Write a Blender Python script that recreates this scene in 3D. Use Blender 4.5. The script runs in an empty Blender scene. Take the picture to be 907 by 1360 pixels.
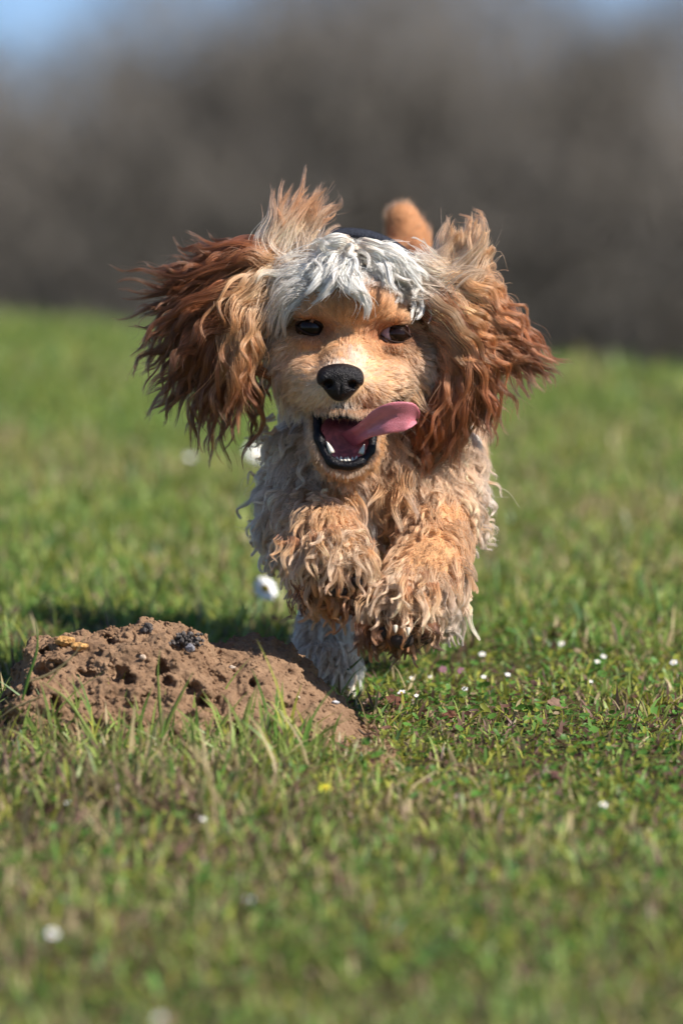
import bpy, math, random
import numpy as np
from mathutils import Vector, Matrix

random.seed(7)
RNG = np.random.default_rng(7)
sc = bpy.context.scene
COL = sc.collection

# ------------------------------------------------------------------ camera
CAM_Z = 0.777
FPX = 200.0 / 36.0 * 1360.0            # focal length in photo pixels
DREF = 4.80                            # distance of the dog's face
S = DREF / FPX                         # metres per photo pixel at the dog
cam_d = bpy.data.cameras.new("camera")
cam = bpy.data.objects.new("camera", cam_d)
COL.objects.link(cam)
cam.location = (0, 0, CAM_Z)
cam.rotation_euler = (math.radians(90), 0, 0)
cam_d.sensor_fit = 'VERTICAL'
cam_d.sensor_height = 36.0
cam_d.lens = 200.0
cam_d.clip_start = 0.1
cam_d.clip_end = 5000
cam_d.dof.use_dof = True
cam_d.dof.focus_distance = 4.77
cam_d.dof.aperture_fstop = 3.7
sc.camera = cam

# ------------------------------------------------------------------ light
SUN_DIR = Vector((0.63, -0.33, 0.68)).normalized()   # towards the sun
world = bpy.data.worlds.new("World")
sc.world = world
world.use_nodes = True
wn = world.node_tree
sky = wn.nodes.new('ShaderNodeTexSky')
sky.sky_type = 'NISHITA'
sky.sun_disc = False
sky.sun_elevation = math.asin(SUN_DIR.z)
sky.sun_rotation = math.atan2(SUN_DIR.x, SUN_DIR.y)
sky.air_density = 0.75
sky.dust_density = 0.15
sky.altitude = 2500
sky.ozone_density = 2.5
wn.links.new(sky.outputs[0], wn.nodes['Background'].inputs[0])
wn.nodes['Background'].inputs[1].default_value = 0.10
sun_d = bpy.data.lights.new("sun", 'SUN')
sun_d.energy = 5.0
sun_d.angle = math.radians(0.5)
sun_d.color = (1.0, 0.94, 0.85)
sun = bpy.data.objects.new("sun", sun_d)
COL.objects.link(sun)
sun.rotation_euler = SUN_DIR.to_track_quat('Z', 'Y').to_euler()
sun.location = (3, 3, 6)

sc.view_settings.view_transform = 'Standard'
sc.view_settings.look = 'None'
sc.view_settings.exposure = 0.58
sc.view_settings.gamma = 1.0
sc.cycles.use_denoising = True
sc.cycles.max_bounces = 8
sc.cycles.transparent_max_bounces = 8
sc.cycles.use_adaptive_sampling = True
sc.cycles.adaptive_threshold = 0.01
sc.cycles.sample_clamp_indirect = 6.0

# ------------------------------------------------------------------ helpers
def P(a):
    """working units (photo px across, photo px down, px away) -> metres"""
    a = np.asarray(a, dtype=np.float64)
    d = DREF + a[..., 2] * S
    return np.stack([(a[..., 0] - 453.5) * d / FPX, d, CAM_Z - (a[..., 1] - 680.0) * d / FPX], -1)

def w_of(d):
    return (d - DREF) / S

def hash3(i, j, k, seed):
    n = (i.astype(np.int64) * 73856093) ^ (j.astype(np.int64) * 19349663) ^ (k.astype(np.int64) * 83492791) ^ (seed * 2654435761)
    n = (n ^ (n >> 13)) * 1274126177
    n = n & 0x7fffffff
    n = (n ^ (n >> 15)) & 0xffff
    return n.astype(np.float32) / 65535.0

def vnoise(x, y, z, seed=0):
    xi, yi, zi = np.floor(x), np.floor(y), np.floor(z)
    fx, fy, fz = x - xi, y - yi, z - zi
    fx, fy, fz = [f * f * (3 - 2 * f) for f in (fx, fy, fz)]
    xi, yi, zi = xi.astype(np.int64), yi.astype(np.int64), zi.astype(np.int64)
    r = 0
    for a in (0, 1):
        for b in (0, 1):
            for c in (0, 1):
                wgt = (fx if a else 1 - fx) * (fy if b else 1 - fy) * (fz if c else 1 - fz)
                r = r + wgt * hash3(xi + a, yi + b, zi + c, seed)
    return r

def fbm(x, y, z, octv=4, seed=0):
    s = 0; a = 1; t = 0
    for o in range(octv):
        s = s + a * vnoise(x * 2 ** o, y * 2 ** o, z * 2 ** o, seed + o)
        t += a; a *= 0.55
    return s / t

def norm(v):
    return v / np.maximum(np.linalg.norm(v, axis=-1, keepdims=True), 1e-9)

def tag(o, label=None, cat=None, group=None, kind=None):
    if label: o['label'] = label
    if cat: o['category'] = cat
    if group: o['group'] = group
    if kind: o['kind'] = kind
    return o

def mesh_obj(name, verts, faces, mat, parent=None, smooth=True, cols=None):
    me = bpy.data.meshes.new(name)
    verts = np.asarray(verts, dtype=np.float32)
    if isinstance(faces, np.ndarray):
        nf, k = faces.shape
        me.vertices.add(len(verts)); me.vertices.foreach_set('co', verts.ravel())
        me.loops.add(nf * k); me.loops.foreach_set('vertex_index', faces.astype(np.int32).ravel())
        me.polygons.add(nf); me.polygons.foreach_set('loop_start', np.arange(0, nf * k, k, dtype=np.int32))
        me.update(calc_edges=True)
    else:
        me.from_pydata([tuple(v) for v in verts], [], faces)
        me.update()
    if cols is not None:
        at = me.color_attributes.new('col', 'FLOAT_COLOR', 'POINT')
        c = np.ones((len(verts), 4), dtype=np.float32); c[:, :3] = cols
        at.data.foreach_set('color', c.ravel())
    if smooth:
        me.polygons.foreach_set('use_smooth', np.ones(len(me.polygons), dtype=bool))
    me.materials.append(mat)
    o = bpy.data.objects.new(name, me)
    COL.objects.link(o)
    if parent: o.parent = parent
    return o

def hair_obj(name, pts, rad, cols, mat, parent=None):
    """pts (N,T,3) metres, rad (N,T) metres, cols (N,T,3)"""
    N, T = pts.shape[:2]
    hc = bpy.data.hair_curves.new(name)
    hc.add_curves([T] * N)
    hc.attributes['position'].data.foreach_set('vector', pts.astype(np.float32).ravel())
    ra = hc.attributes.get('radius') or hc.attributes.new('radius', 'FLOAT', 'POINT')
    ra.data.foreach_set('value', rad.astype(np.float32).ravel())
    ca = hc.attributes.new('col', 'FLOAT_COLOR', 'POINT')
    c = np.ones((N, T, 4), dtype=np.float32); c[..., :3] = np.clip(cols, 0.003, 0.94)
    ca.data.foreach_set('color', c.ravel())
    hc.materials.append(mat)
    o = bpy.data.objects.new(name, hc)
    COL.objects.link(o)
    if parent: o.parent = parent
    return o

def new_mat(name):
    m = bpy.data.materials.new(name); m.use_nodes = True
    return m, m.node_tree, m.node_tree.nodes['Principled BSDF']

def simple_mat(name, col, rough=0.6, spec=0.5, noise=None, bump=0.0, bscale=200, attr=False, sss=0, coat=0):
    m, nt, b = new_mat(name)
    b.inputs['Base Color'].default_value = (*col, 1)
    b.inputs['Roughness'].default_value = rough
    b.inputs['Specular IOR Level'].default_value = spec
    if sss:
        b.inputs['Subsurface Weight'].default_value = sss
        b.inputs['Subsurface Radius'].default_value = (0.6, 0.25, 0.2)
        b.inputs['Subsurface Scale'].default_value = 0.004
    if coat:
        b.inputs['Coat Weight'].default_value = coat
        b.inputs['Coat Roughness'].default_value = 0.12
    tc = nt.nodes.new('ShaderNodeTexCoord')
    src = None
    if attr:
        a = nt.nodes.new('ShaderNodeAttribute'); a.attribute_name = 'col'
        src = a.outputs['Color']
        nt.links.new(src, b.inputs['Base Color'])
    if noise:
        sc_, lo, hi = noise
        n = nt.nodes.new('ShaderNodeTexNoise'); n.inputs['Scale'].default_value = sc_; n.inputs['Detail'].default_value = 6
        nt.links.new(tc.outputs['Object'], n.inputs['Vector'])
        mr = nt.nodes.new('ShaderNodeMapRange'); mr.inputs['From Min'].default_value = 0.3; mr.inputs['From Max'].default_value = 0.7
        mr.inputs['To Min'].default_value = lo; mr.inputs['To Max'].default_value = hi
        nt.links.new(n.outputs[0], mr.inputs['Value'])
        vm = nt.nodes.new('ShaderNodeVectorMath'); vm.operation = 'SCALE'
        if src is None:
            rgb = nt.nodes.new('ShaderNodeRGB'); rgb.outputs[0].default_value = (*col, 1); src = rgb.outputs[0]
        nt.links.new(src, vm.inputs[0]); nt.links.new(mr.outputs[0], vm.inputs['Scale'])
        nt.links.new(vm.outputs[0], b.inputs['Base Color'])
    if bump:
        n2 = nt.nodes.new('ShaderNodeTexNoise'); n2.inputs['Scale'].default_value = bscale; n2.inputs['Detail'].default_value = 5
        nt.links.new(tc.outputs['Object'], n2.inputs['Vector'])
        bp = nt.nodes.new('ShaderNodeBump'); bp.inputs['Strength'].default_value = bump; bp.inputs['Distance'].default_value = 0.002
        nt.links.new(n2.outputs[0], bp.inputs['Height']); nt.links.new(bp.outputs[0], b.inputs['Normal'])
    return m

def hair_mat(name, rough=0.35, rrough=0.4, coat=0.0):
    m = bpy.data.materials.new(name); m.use_nodes = True
    nt = m.node_tree; nt.nodes.clear()
    out = nt.nodes.new('ShaderNodeOutputMaterial')
    h = nt.nodes.new('ShaderNodeBsdfHairPrincipled'); h.model = 'CHIANG'; h.parametrization = 'COLOR'
    a = nt.nodes.new('ShaderNodeAttribute'); a.attribute_name = 'col'
    nt.links.new(a.outputs['Color'], h.inputs['Color'])
    h.inputs['Roughness'].default_value = rough
    h.inputs['Radial Roughness'].default_value = rrough
    if 'Coat' in h.inputs: h.inputs['Coat'].default_value = coat
    if 'Random Roughness' in h.inputs: h.inputs['Random Roughness'].default_value = 0.3
    d = nt.nodes.new('ShaderNodeBsdfDiffuse'); nt.links.new(a.outputs['Color'], d.inputs['Color'])
    mx = nt.nodes.new('ShaderNodeMixShader'); mx.inputs[0].default_value = 0.52
    nt.links.new(h.outputs[0], mx.inputs[1]); nt.links.new(d.outputs[0], mx.inputs[2])
    nt.links.new(mx.outputs[0], out.inputs[0])
    return m

def leaf_mat(name, trans=0.35, rough=0.5):
    m = bpy.data.materials.new(name); m.use_nodes = True
    nt = m.node_tree; nt.nodes.clear()
    out = nt.nodes.new('ShaderNodeOutputMaterial')
    a = nt.nodes.new('ShaderNodeAttribute'); a.attribute_name = 'col'
    b = nt.nodes.new('ShaderNodeBsdfPrincipled'); b.inputs['Roughness'].default_value = rough
    b.inputs['Specular IOR Level'].default_value = 0.35
    t = nt.nodes.new('ShaderNodeBsdfTranslucent')
    nt.links.new(a.outputs['Color'], b.inputs['Base Color']); nt.links.new(a.outputs['Color'], t.inputs['Color'])
    mx = nt.nodes.new('ShaderNodeMixShader'); mx.inputs[0].default_value = trans
    nt.links.new(b.outputs[0], mx.inputs[1]); nt.links.new(t.outputs[0], mx.inputs[2])
    nt.links.new(mx.outputs[0], out.inputs[0])
    return m

# ---- signed distance grid + surface nets
class Grid:
    def __init__(s, lo, hi, step):
        s.lo = np.array(lo, float); s.step = step
        s.n = np.ceil((np.array(hi) - s.lo) / step).astype(int) + 1
        s.F = np.full(s.n, 60.0, dtype=np.float32)
    def box(s, lo, hi):
        a = np.clip(np.floor((np.array(lo) - s.lo) / s.step).astype(int), 0, s.n)
        b = np.clip(np.ceil((np.array(hi) - s.lo) / s.step).astype(int) + 1, 0, s.n)
        sl = tuple(slice(int(i), int(j)) for i, j in zip(a, b))
        ax = [(s.lo[k] + s.step * np.arange(a[k], b[k])).astype(np.float32) for k in range(3)]
        return sl, ax[0][:, None, None], ax[1][None, :, None], ax[2][None, None, :]
    def merge(s, sl, d, k, sub=False):
        F = s.F[sl]
        if sub: F = -F
        h = np.maximum(k - np.abs(F - d), 0) / k
        r = np.minimum(F, d) - h * h * k * 0.25
        s.F[sl] = -r if sub else r
    def ell(s, c, r, k=14, sub=False):
        c = np.array(c, float); r = np.array(r, float)
        m = 26 + k
        sl, X, Y, Z = s.box(c - r - m, c + r + m)
        qx, qy, qz = (X - c[0]) / r[0], (Y - c[1]) / r[1], (Z - c[2]) / r[2]
        k0 = np.sqrt(qx * qx + qy * qy + qz * qz)
        k1 = np.sqrt((qx / r[0]) ** 2 + (qy / r[1]) ** 2 + (qz / r[2]) ** 2) + 1e-6
        s.merge(sl, (k0 * (k0 - 1) / k1).astype(np.float32), k, sub)
    def cone(s, a, b, ra, rb, k=14, sub=False):
        a = np.array(a, float); b = np.array(b, float); m = 26 + k
        R = max(ra, rb) + m
        sl, X, Y, Z = s.box(np.minimum(a, b) - R, np.maximum(a, b) + R)
        ab = b - a; L = (ab ** 2).sum()
        t = np.clip(((X - a[0]) * ab[0] + (Y - a[1]) * ab[1] + (Z - a[2]) * ab[2]) / L, 0, 1)
        t = t.astype(np.float32)
        d = np.sqrt((X - a[0] - t * ab[0]) ** 2 + (Y - a[1] - t * ab[1]) ** 2 + (Z - a[2] - t * ab[2]) ** 2) - (ra + (rb - ra) * t)
        s.merge(sl, d.astype(np.float32), k, sub)
    def chain(s, pts, k=16):
        for (a, b) in zip(pts[:-1], pts[1:]):
            s.cone(a[:3], b[:3], a[3], b[3], k)
    def mesh(s):
        F = s.F; ins = F < 0
        n = s.n
        c = [ins[i:n[0] - 1 + i, j:n[1] - 1 + j, k:n[2] - 1 + k] for i in (0, 1) for j in (0, 1) for k in (0, 1)]
        cnt = sum(x.astype(np.uint8) for x in c)
        act = (cnt > 0) & (cnt < 8)
        I = np.argwhere(act)
        idx = np.full(act.shape, -1, dtype=np.int32); idx[act] = np.arange(len(I))
        off = np.array([(i, j, k) for i in (0, 1) for j in (0, 1) for k in (0, 1)])
        vals = np.stack([F[I[:, 0] + o[0], I[:, 1] + o[1], I[:, 2] + o[2]] for o in off], 1)
        acc = np.zeros((len(I), 3)); num = np.zeros(len(I))
        for a in range(8):
            for b in range(a + 1, 8):
                if np.abs(off[a] - off[b]).sum() != 1: continue
                va, vb = vals[:, a], vals[:, b]
                m = (va < 0) != (vb < 0)
                t = np.where(m, va / np.where(m, va - vb, 1), 0)
                acc += np.where(m[:, None], off[a] + t[:, None] * (off[b] - off[a]), 0); num += m
        V = s.lo + s.step * (I + acc / num[:, None])
        Q = []
        for ax in range(3):
            o1, o2 = [(1, 2), (2, 0), (0, 1)][ax]
            sl0 = [slice(None)] * 3; sl1 = [slice(None)] * 3
            sl0[ax] = slice(0, n[ax] - 1); sl1[ax] = slice(1, n[ax])
            A, B = ins[tuple(sl0)], ins[tuple(sl1)]
            E = np.argwhere(A != B)
            ok = (E[:, o1] > 0) & (E[:, o2] > 0) & (E[:, o1] < n[o1] - 1) & (E[:, o2] < n[o2] - 1)
            E = E[ok]
            flip = ~A[E[:, 0], E[:, 1], E[:, 2]]
            def g(d1, d2):
                q = E.copy(); q[:, o1] -= d1; q[:, o2] -= d2
                return idx[q[:, 0], q[:, 1], q[:, 2]]
            q = np.stack([g(1, 1), g(0, 1), g(0, 0), g(1, 0)], 1)
            q[flip] = q[flip][:, ::-1]
            Q.append(q)
        Q = np.concatenate(Q); Q = Q[(Q >= 0).all(1)]
        Q = Q[:, ::-1]      # the vertical working axis points down, so turn the faces round for world space
        return V, Q

def vert_normals(V, Q):
    """outward normals in working units, area weighted (V is in a y-down frame)"""
    n = np.cross(V[Q[:, 2]] - V[Q[:, 0]], V[Q[:, 3]] - V[Q[:, 1]])
    N = np.zeros_like(V)
    for k in range(4):
        for c in range(3):
            N[:, c] += np.bincount(Q[:, k], n[:, c], len(V))
    return norm(N)

def catmull(pts, T):
    pts = np.asarray(pts, float); n = len(pts)
    p = np.vstack([2 * pts[0] - pts[1], pts, 2 * pts[-1] - pts[-2]])
    u = np.linspace(0, n - 1 - 1e-6, T * 4); i = u.astype(int); f = (u - i)[:, None]
    a, b, c, d = p[i], p[i + 1], p[i + 2], p[i + 3]
    q = 0.5 * ((2 * b) + (c - a) * f + (2 * a - 5 * b + 4 * c - d) * f ** 2 + (3 * b - a - 3 * c + d) * f ** 3)
    s = np.concatenate([[0], np.cumsum(np.linalg.norm(np.diff(q, axis=0), axis=1))])
    s /= s[-1]; t = np.linspace(0, 1, T)
    return np.stack([np.interp(t, s, q[:, k]) for k in range(3)], 1)

def tube(path, rad, sides=8, caps=True):
    path = np.asarray(path, float); T = len(path)
    rad = np.broadcast_to(rad, (T,)) if np.ndim(rad) <= 1 else rad
    tan = norm(np.gradient(path, axis=0))
    up = np.array([0.0, 0.3, 1.0])
    a = norm(np.cross(tan, up)); b = np.cross(tan, a)
    ang = np.linspace(0, 2 * math.pi, sides, endpoint=False)
    V = path[:, None] + rad[:, None, None] * (np.cos(ang)[None, :, None] * a[:, None] + np.sin(ang)[None, :, None] * b[:, None])
    V = V.reshape(-1, 3)
    F = []
    for i in range(T - 1):
        for j in range(sides):
            j2 = (j + 1) % sides
            F.append((i * sides + j, i * sides + j2, (i + 1) * sides + j2, (i + 1) * sides + j))
    if caps:
        F.append(tuple(range(sides))[::-1]); F.append(tuple((T - 1) * sides + j for j in range(sides)))
    return V, F

# ------------------------------------------------------------------ terrain
def terrain(x, y):
    x = np.asarray(x, float); y = np.asarray(y, float)
    yc = 8.15 - 0.85 * np.clip(x, -1.6, 1.6)
    a = 0.125 * y
    b = 0.125 * yc - 0.06 * (y - yc)
    k = 0.06
    h = np.maximum(k - np.abs(a - b), 0) / k
    z = np.minimum(a, b) - h * h * k / 4
    lo = 0.45
    k = 0.3; h = np.maximum(k - np.abs(z - lo), 0) / k
    z2 = np.maximum(z, lo) + h * h * k / 4
    z = np.where(y > yc, z2, z)
    far = np.clip((y - 300) / 900, 0, 1)
    z = z + far * far * 14
    z = z + np.where(np.abs(y) < 60, 0.006 * (fbm(x * 3 + 50, y * 3 + 50, x * 0, 3, 5) - 0.5) * 2, 0)
    z = np.where(y < 0, np.maximum(0.125 * y, -1.0) , z)
    return z

xs = np.concatenate([-np.geomspace(1600, 3.2, 26), np.linspace(-3, 3, 121), np.geomspace(3.2, 1600, 26)])
ys = np.concatenate([-np.geomspace(800, 2, 14), np.linspace(-1, 2.9, 14), np.linspace(3, 12, 181), np.geomspace(12.3, 2500, 34)])
GX, GY = np.meshgrid(xs, ys)
GZ = terrain(GX, GY)
gv = np.stack([GX, GY, GZ], -1).reshape(-1, 3)
nx, ny = len(xs), len(ys)
ii, jj = np.meshgrid(np.arange(ny - 1), np.arange(nx - 1), indexing='ij')
a0 = (ii * nx + jj).ravel()
gf = np.stack([a0, a0 + 1, a0 + nx + 1, a0 + nx], 1)

gm, gnt, gb = new_mat('meadow_soil')
gb.inputs['Roughness'].default_value = 0.95; gb.inputs['Specular IOR Level'].default_value = 0.1
tc = gnt.nodes.new('ShaderNodeTexCoord')
n1 = gnt.nodes.new('ShaderNodeTexNoise'); n1.inputs['Scale'].default_value = 14; n1.inputs['Detail'].default_value = 8
n2 = gnt.nodes.new('ShaderNodeTexNoise'); n2.inputs['Scale'].default_value = 90; n2.inputs['Detail'].default_value = 6
r1 = gnt.nodes.new('ShaderNodeValToRGB')
els = r1.color_ramp.elements
els[0].position = 0.36; els[0].color = (0.060, 0.040, 0.024, 1)
els[1].position = 0.62; els[1].color = (0.060, 0.095, 0.018, 1)
e = els.new(0.5); e.color = (0.075, 0.072, 0.022, 1)
ad = gnt.nodes.new('ShaderNodeMath'); ad.operation = 'MULTIPLY_ADD'; ad.inputs[1].default_value = 0.5
mm = gnt.nodes.new('ShaderNodeMath'); mm.operation = 'MULTIPLY'; mm.inputs[1].default_value = 0.5
for n in (n1, n2): gnt.links.new(tc.outputs['Object'], n.inputs['Vector'])
gnt.links.new(n2.outputs[0], mm.inputs[0]); gnt.links.new(n1.outputs[0], ad.inputs[0]); gnt.links.new(mm.outputs[0], ad.inputs[2])
gnt.links.new(ad.outputs[0], r1.inputs[0]); gnt.links.new(r1.outputs[0], gb.inputs['Base Color'])
bp = gnt.nodes.new('ShaderNodeBump'); bp.inputs['Strength'].default_value = 0.8; bp.inputs['Distance'].default_value = 0.006
gnt.links.new(n2.outputs[0], bp.inputs['Height']); gnt.links.new(bp.outputs[0], gb.inputs['Normal'])
ground = mesh_obj('ground', gv, gf, gm)
tag(ground, 'grassy meadow ground rising to a low crest', kind='structure')

# ------------------------------------------------------------------ background woodland
bark = simple_mat('winter_bark', (0.19, 0.17, 0.15), 0.9, 0.2, noise=(3, 0.7, 1.35))
twig_m = simple_mat('winter_twigs', (0.205, 0.182, 0.158), 0.9, 0.2, noise=(0.8, 0.8, 1.2))

def make_tree_meshes(seed, H):
    r = np.random.default_rng(seed)
    segs = []      # p0,p1,r0,r1
    tw = []
    def grow(p, d, L, rad, depth):
        p = np.array(p); n = 3
        for i in range(n):
            d = norm(d + r.normal(0, 0.13, 3) + np.array([0, 0, 0.05]))
            q = p + d * L / n
            r1_ = rad * (1 - 0.25 * (i + 1) / n)
            segs.append((p, q, rad * (1 - 0.25 * i / n), r1_, depth))
            p = q
            if depth < 3 and (i > 0 or depth > 0):
                for _ in range(2 if depth < 2 else 2):
                    ang = r.uniform(0, 2 * math.pi)
                    side = norm(np.cross(d, [math.cos(ang), math.sin(ang), 0.3]))
                    nd = norm(d * r.uniform(0.5, 1.0) + side * r.uniform(0.5, 0.95) + np.array([0, 0, 0.15]))
                    grow(p, nd, L * r.uniform(0.5, 0.72), r1_ * 0.6, depth + 1)
            if depth >= 2:
                for _ in range(11):
                    dd = norm(d + r.normal(0, 0.75, 3))
                    tw.append((p, dd, r.uniform(0.35, 0.95)))
        if depth < 3:
            grow(p, d, L * 0.66, rad * 0.7, depth + 1)
    grow((0, 0, -0.3), np.array([0, 0, 1.0]), H * 0.36, H * 0.021, 0)
    V = []; F = []
    for (p, q, ra, rb, dp) in segs:
        ns = 7 if dp == 0 else (5 if dp == 1 else 3)
        d = norm(q - p); s_ = norm(np.cross(d, [0.3, 0.9, 0.2])); t_ = np.cross(d, s_)
        b0 = len(V)
        for (c, rr) in ((p, ra), (q, rb)):
            for k in range(ns):
                a = 2 * math.pi * k / ns
                V.append(c + rr * (math.cos(a) * s_ + math.sin(a) * t_))
        for k in range(ns):
            k2 = (k + 1) % ns
            F.append((b0 + k, b0 + k2, b0 + ns + k2, b0 + ns + k))
    # twigs: forked slivers
    P0 = np.array([t[0] for t in tw]); D = np.array([t[1] for t in tw]); L = np.array([t[2] for t in tw])[:, None] * H / 11
    sd = norm(np.cross(D, r.normal(0, 1, D.shape)))
    wd = 0.018 * H / 11
    TV = []; TF = []
    n = len(P0)
    for k, (f, ang) in enumerate(((1, 0), (0.8, 0.45), (0.75, -0.5))):
        dd = norm(D + sd * ang)
        st = P0 + D * L * (0 if k == 0 else 0.3)
        q = [st - sd * wd, st + sd * wd, st + dd * L * f + sd * wd * 0.3]
        TV.append(np.stack(q, 1).reshape(-1, 3))
    TV = np.concatenate(TV); TF = np.arange(len(TV)).reshape(-1, 3)
    return (np.array(V), F), (TV, TF)

tree_protos = []
for s_ in range(4):
    tree_protos.append(make_tree_meshes(40 + s_, 11.0))
tree_spots = []
rt = np.random.default_rng(3)
for row, (yy, n, span) in enumerate(((108, 9, 22), (120, 10, 26), (131, 9, 30))):
    for i in range(n):
        tree_spots.append((-span / 2 + span * (i + 0.5) / n + rt.uniform(-0.6, 0.6), yy + rt.uniform(-3, 3), rt.uniform(0.93, 1.12), i))
side_words = {}
tcount = 0
proto_cache = {}
order = sorted(range(len(tree_spots)), key=lambda i: (tree_spots[i][1]))
rows = ['front', 'middle', 'back']
for i, (x, y, s_, ci) in enumerate(tree_spots):
    k = (i * 3) % 4
    root = bpy.data.objects.new('bare_tree', None); COL.objects.link(root)
    root.location = (x, y, float(terrain(x, y)))
    # the wood is taller in the middle, a little lower at the left end and right end
    px = 453.5 + x / y * FPX
    hs = s_ * (0.78 if px < 300 else (1.00 if px < 680 else 0.83))
    root.scale = (hs * 1.15, hs * 1.15, hs); root.rotation_euler = (0, 0, rt.uniform(0, 6.28))
    tag(root, 'x', 'tree', 'bare winter trees of the far wood')
    side_words[root.name] = (px, 0 if i < 9 else (1 if i < 19 else 2))
    (tv, tf), (cv, cf) = tree_protos[k]
    if k not in proto_cache:
        a = mesh_obj('trunk', tv, tf, bark, root)
        b = mesh_obj('crown', cv, cf, twig_m, root, smooth=False)
        proto_cache[k] = (a, b)
    else:
        for o in proto_cache[k]:
            c = o.copy(); COL.objects.link(c); c.parent = root
trees = [o for o in bpy.data.objects if o.name.startswith('bare_tree')]
for row in range(3):
    rr = sorted([o for o in trees if side_words[o.name][1] == row], key=lambda o: side_words[o.name][0])
    words = ['leftmost', 'second from left', 'third from left', 'fourth from left', 'fifth from left', 'sixth from left', 'seventh from left', 'eighth from left', 'ninth from left', 'tenth from left']
    for k, o in enumerate(rr):
        w = words[k] if k < len(rr) - 1 else 'rightmost'
        o['label'] = 'bare brown winter tree, %s in the %s row of the blurred wood' % (w, rows[row])

# thicket: the mass of undergrowth and far twigs that reads as one
nt_ = 80000
bx = rt.uniform(-17, 17, nt_); by = rt.uniform(98, 140, nt_)
hmax = 9.0 + 2.2 * np.clip((bx + 3.6) / 3, 0, 1) - 2.0 * np.clip((bx - 3.0) / 2, 0, 1) + 0.5 * np.sin(bx * 1.3)
bz = 0.4 + hmax * (1 - rt.uniform(0, 1, nt_) ** 1.25)
d = norm(np.stack([rt.normal(0, 0.5, nt_), rt.normal(0, 0.5, nt_), rt.uniform(0.2, 1, nt_)], 1))
L = rt.uniform(0.5, 1.5, nt_)[:, None]
p0 = np.stack([bx, by, bz], 1)
sd = norm(np.cross(d, rt.normal(0, 1, d.shape))) * 0.03
tv = np.stack([p0 - sd, p0 + sd, p0 + d * L], 1).reshape(-1, 3)
th = mesh_obj('thicket', tv, np.arange(len(tv)).reshape(-1, 3), twig_m, smooth=False)
tag(th, 'dense brown winter thicket of twigs filling the far wood', 'thicket', kind='stuff')

# ------------------------------------------------------------------ grass
BLADE = leaf_mat('grass_blade', 0.38, 0.45)
G_FRESH = np.array((0.275, 0.355, 0.088)); G_DEEP = np.array((0.130, 0.240, 0.050)); G_YEL = np.array((0.42, 0.42, 0.075))
G_DRY = np.array((0.52, 0.41, 0.22)); G_PURP = np.array((0.20, 0.115, 0.090)); G_BLUE = np.array((0.13, 0.23, 0.10))

def hill_h(x, y):
    """rough footprint of the molehill, 1 inside (world metres)"""
    w = w_of(y); px = 453.5 + x * FPX / y
    xx = (px - 266) / 240.0
    ww = (w - (-110 - 60 * np.clip((px - 400) / 90, 0, 1.2))) / 175.0
    return (xx ** 2 + ww ** 2) < 1.0

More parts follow.
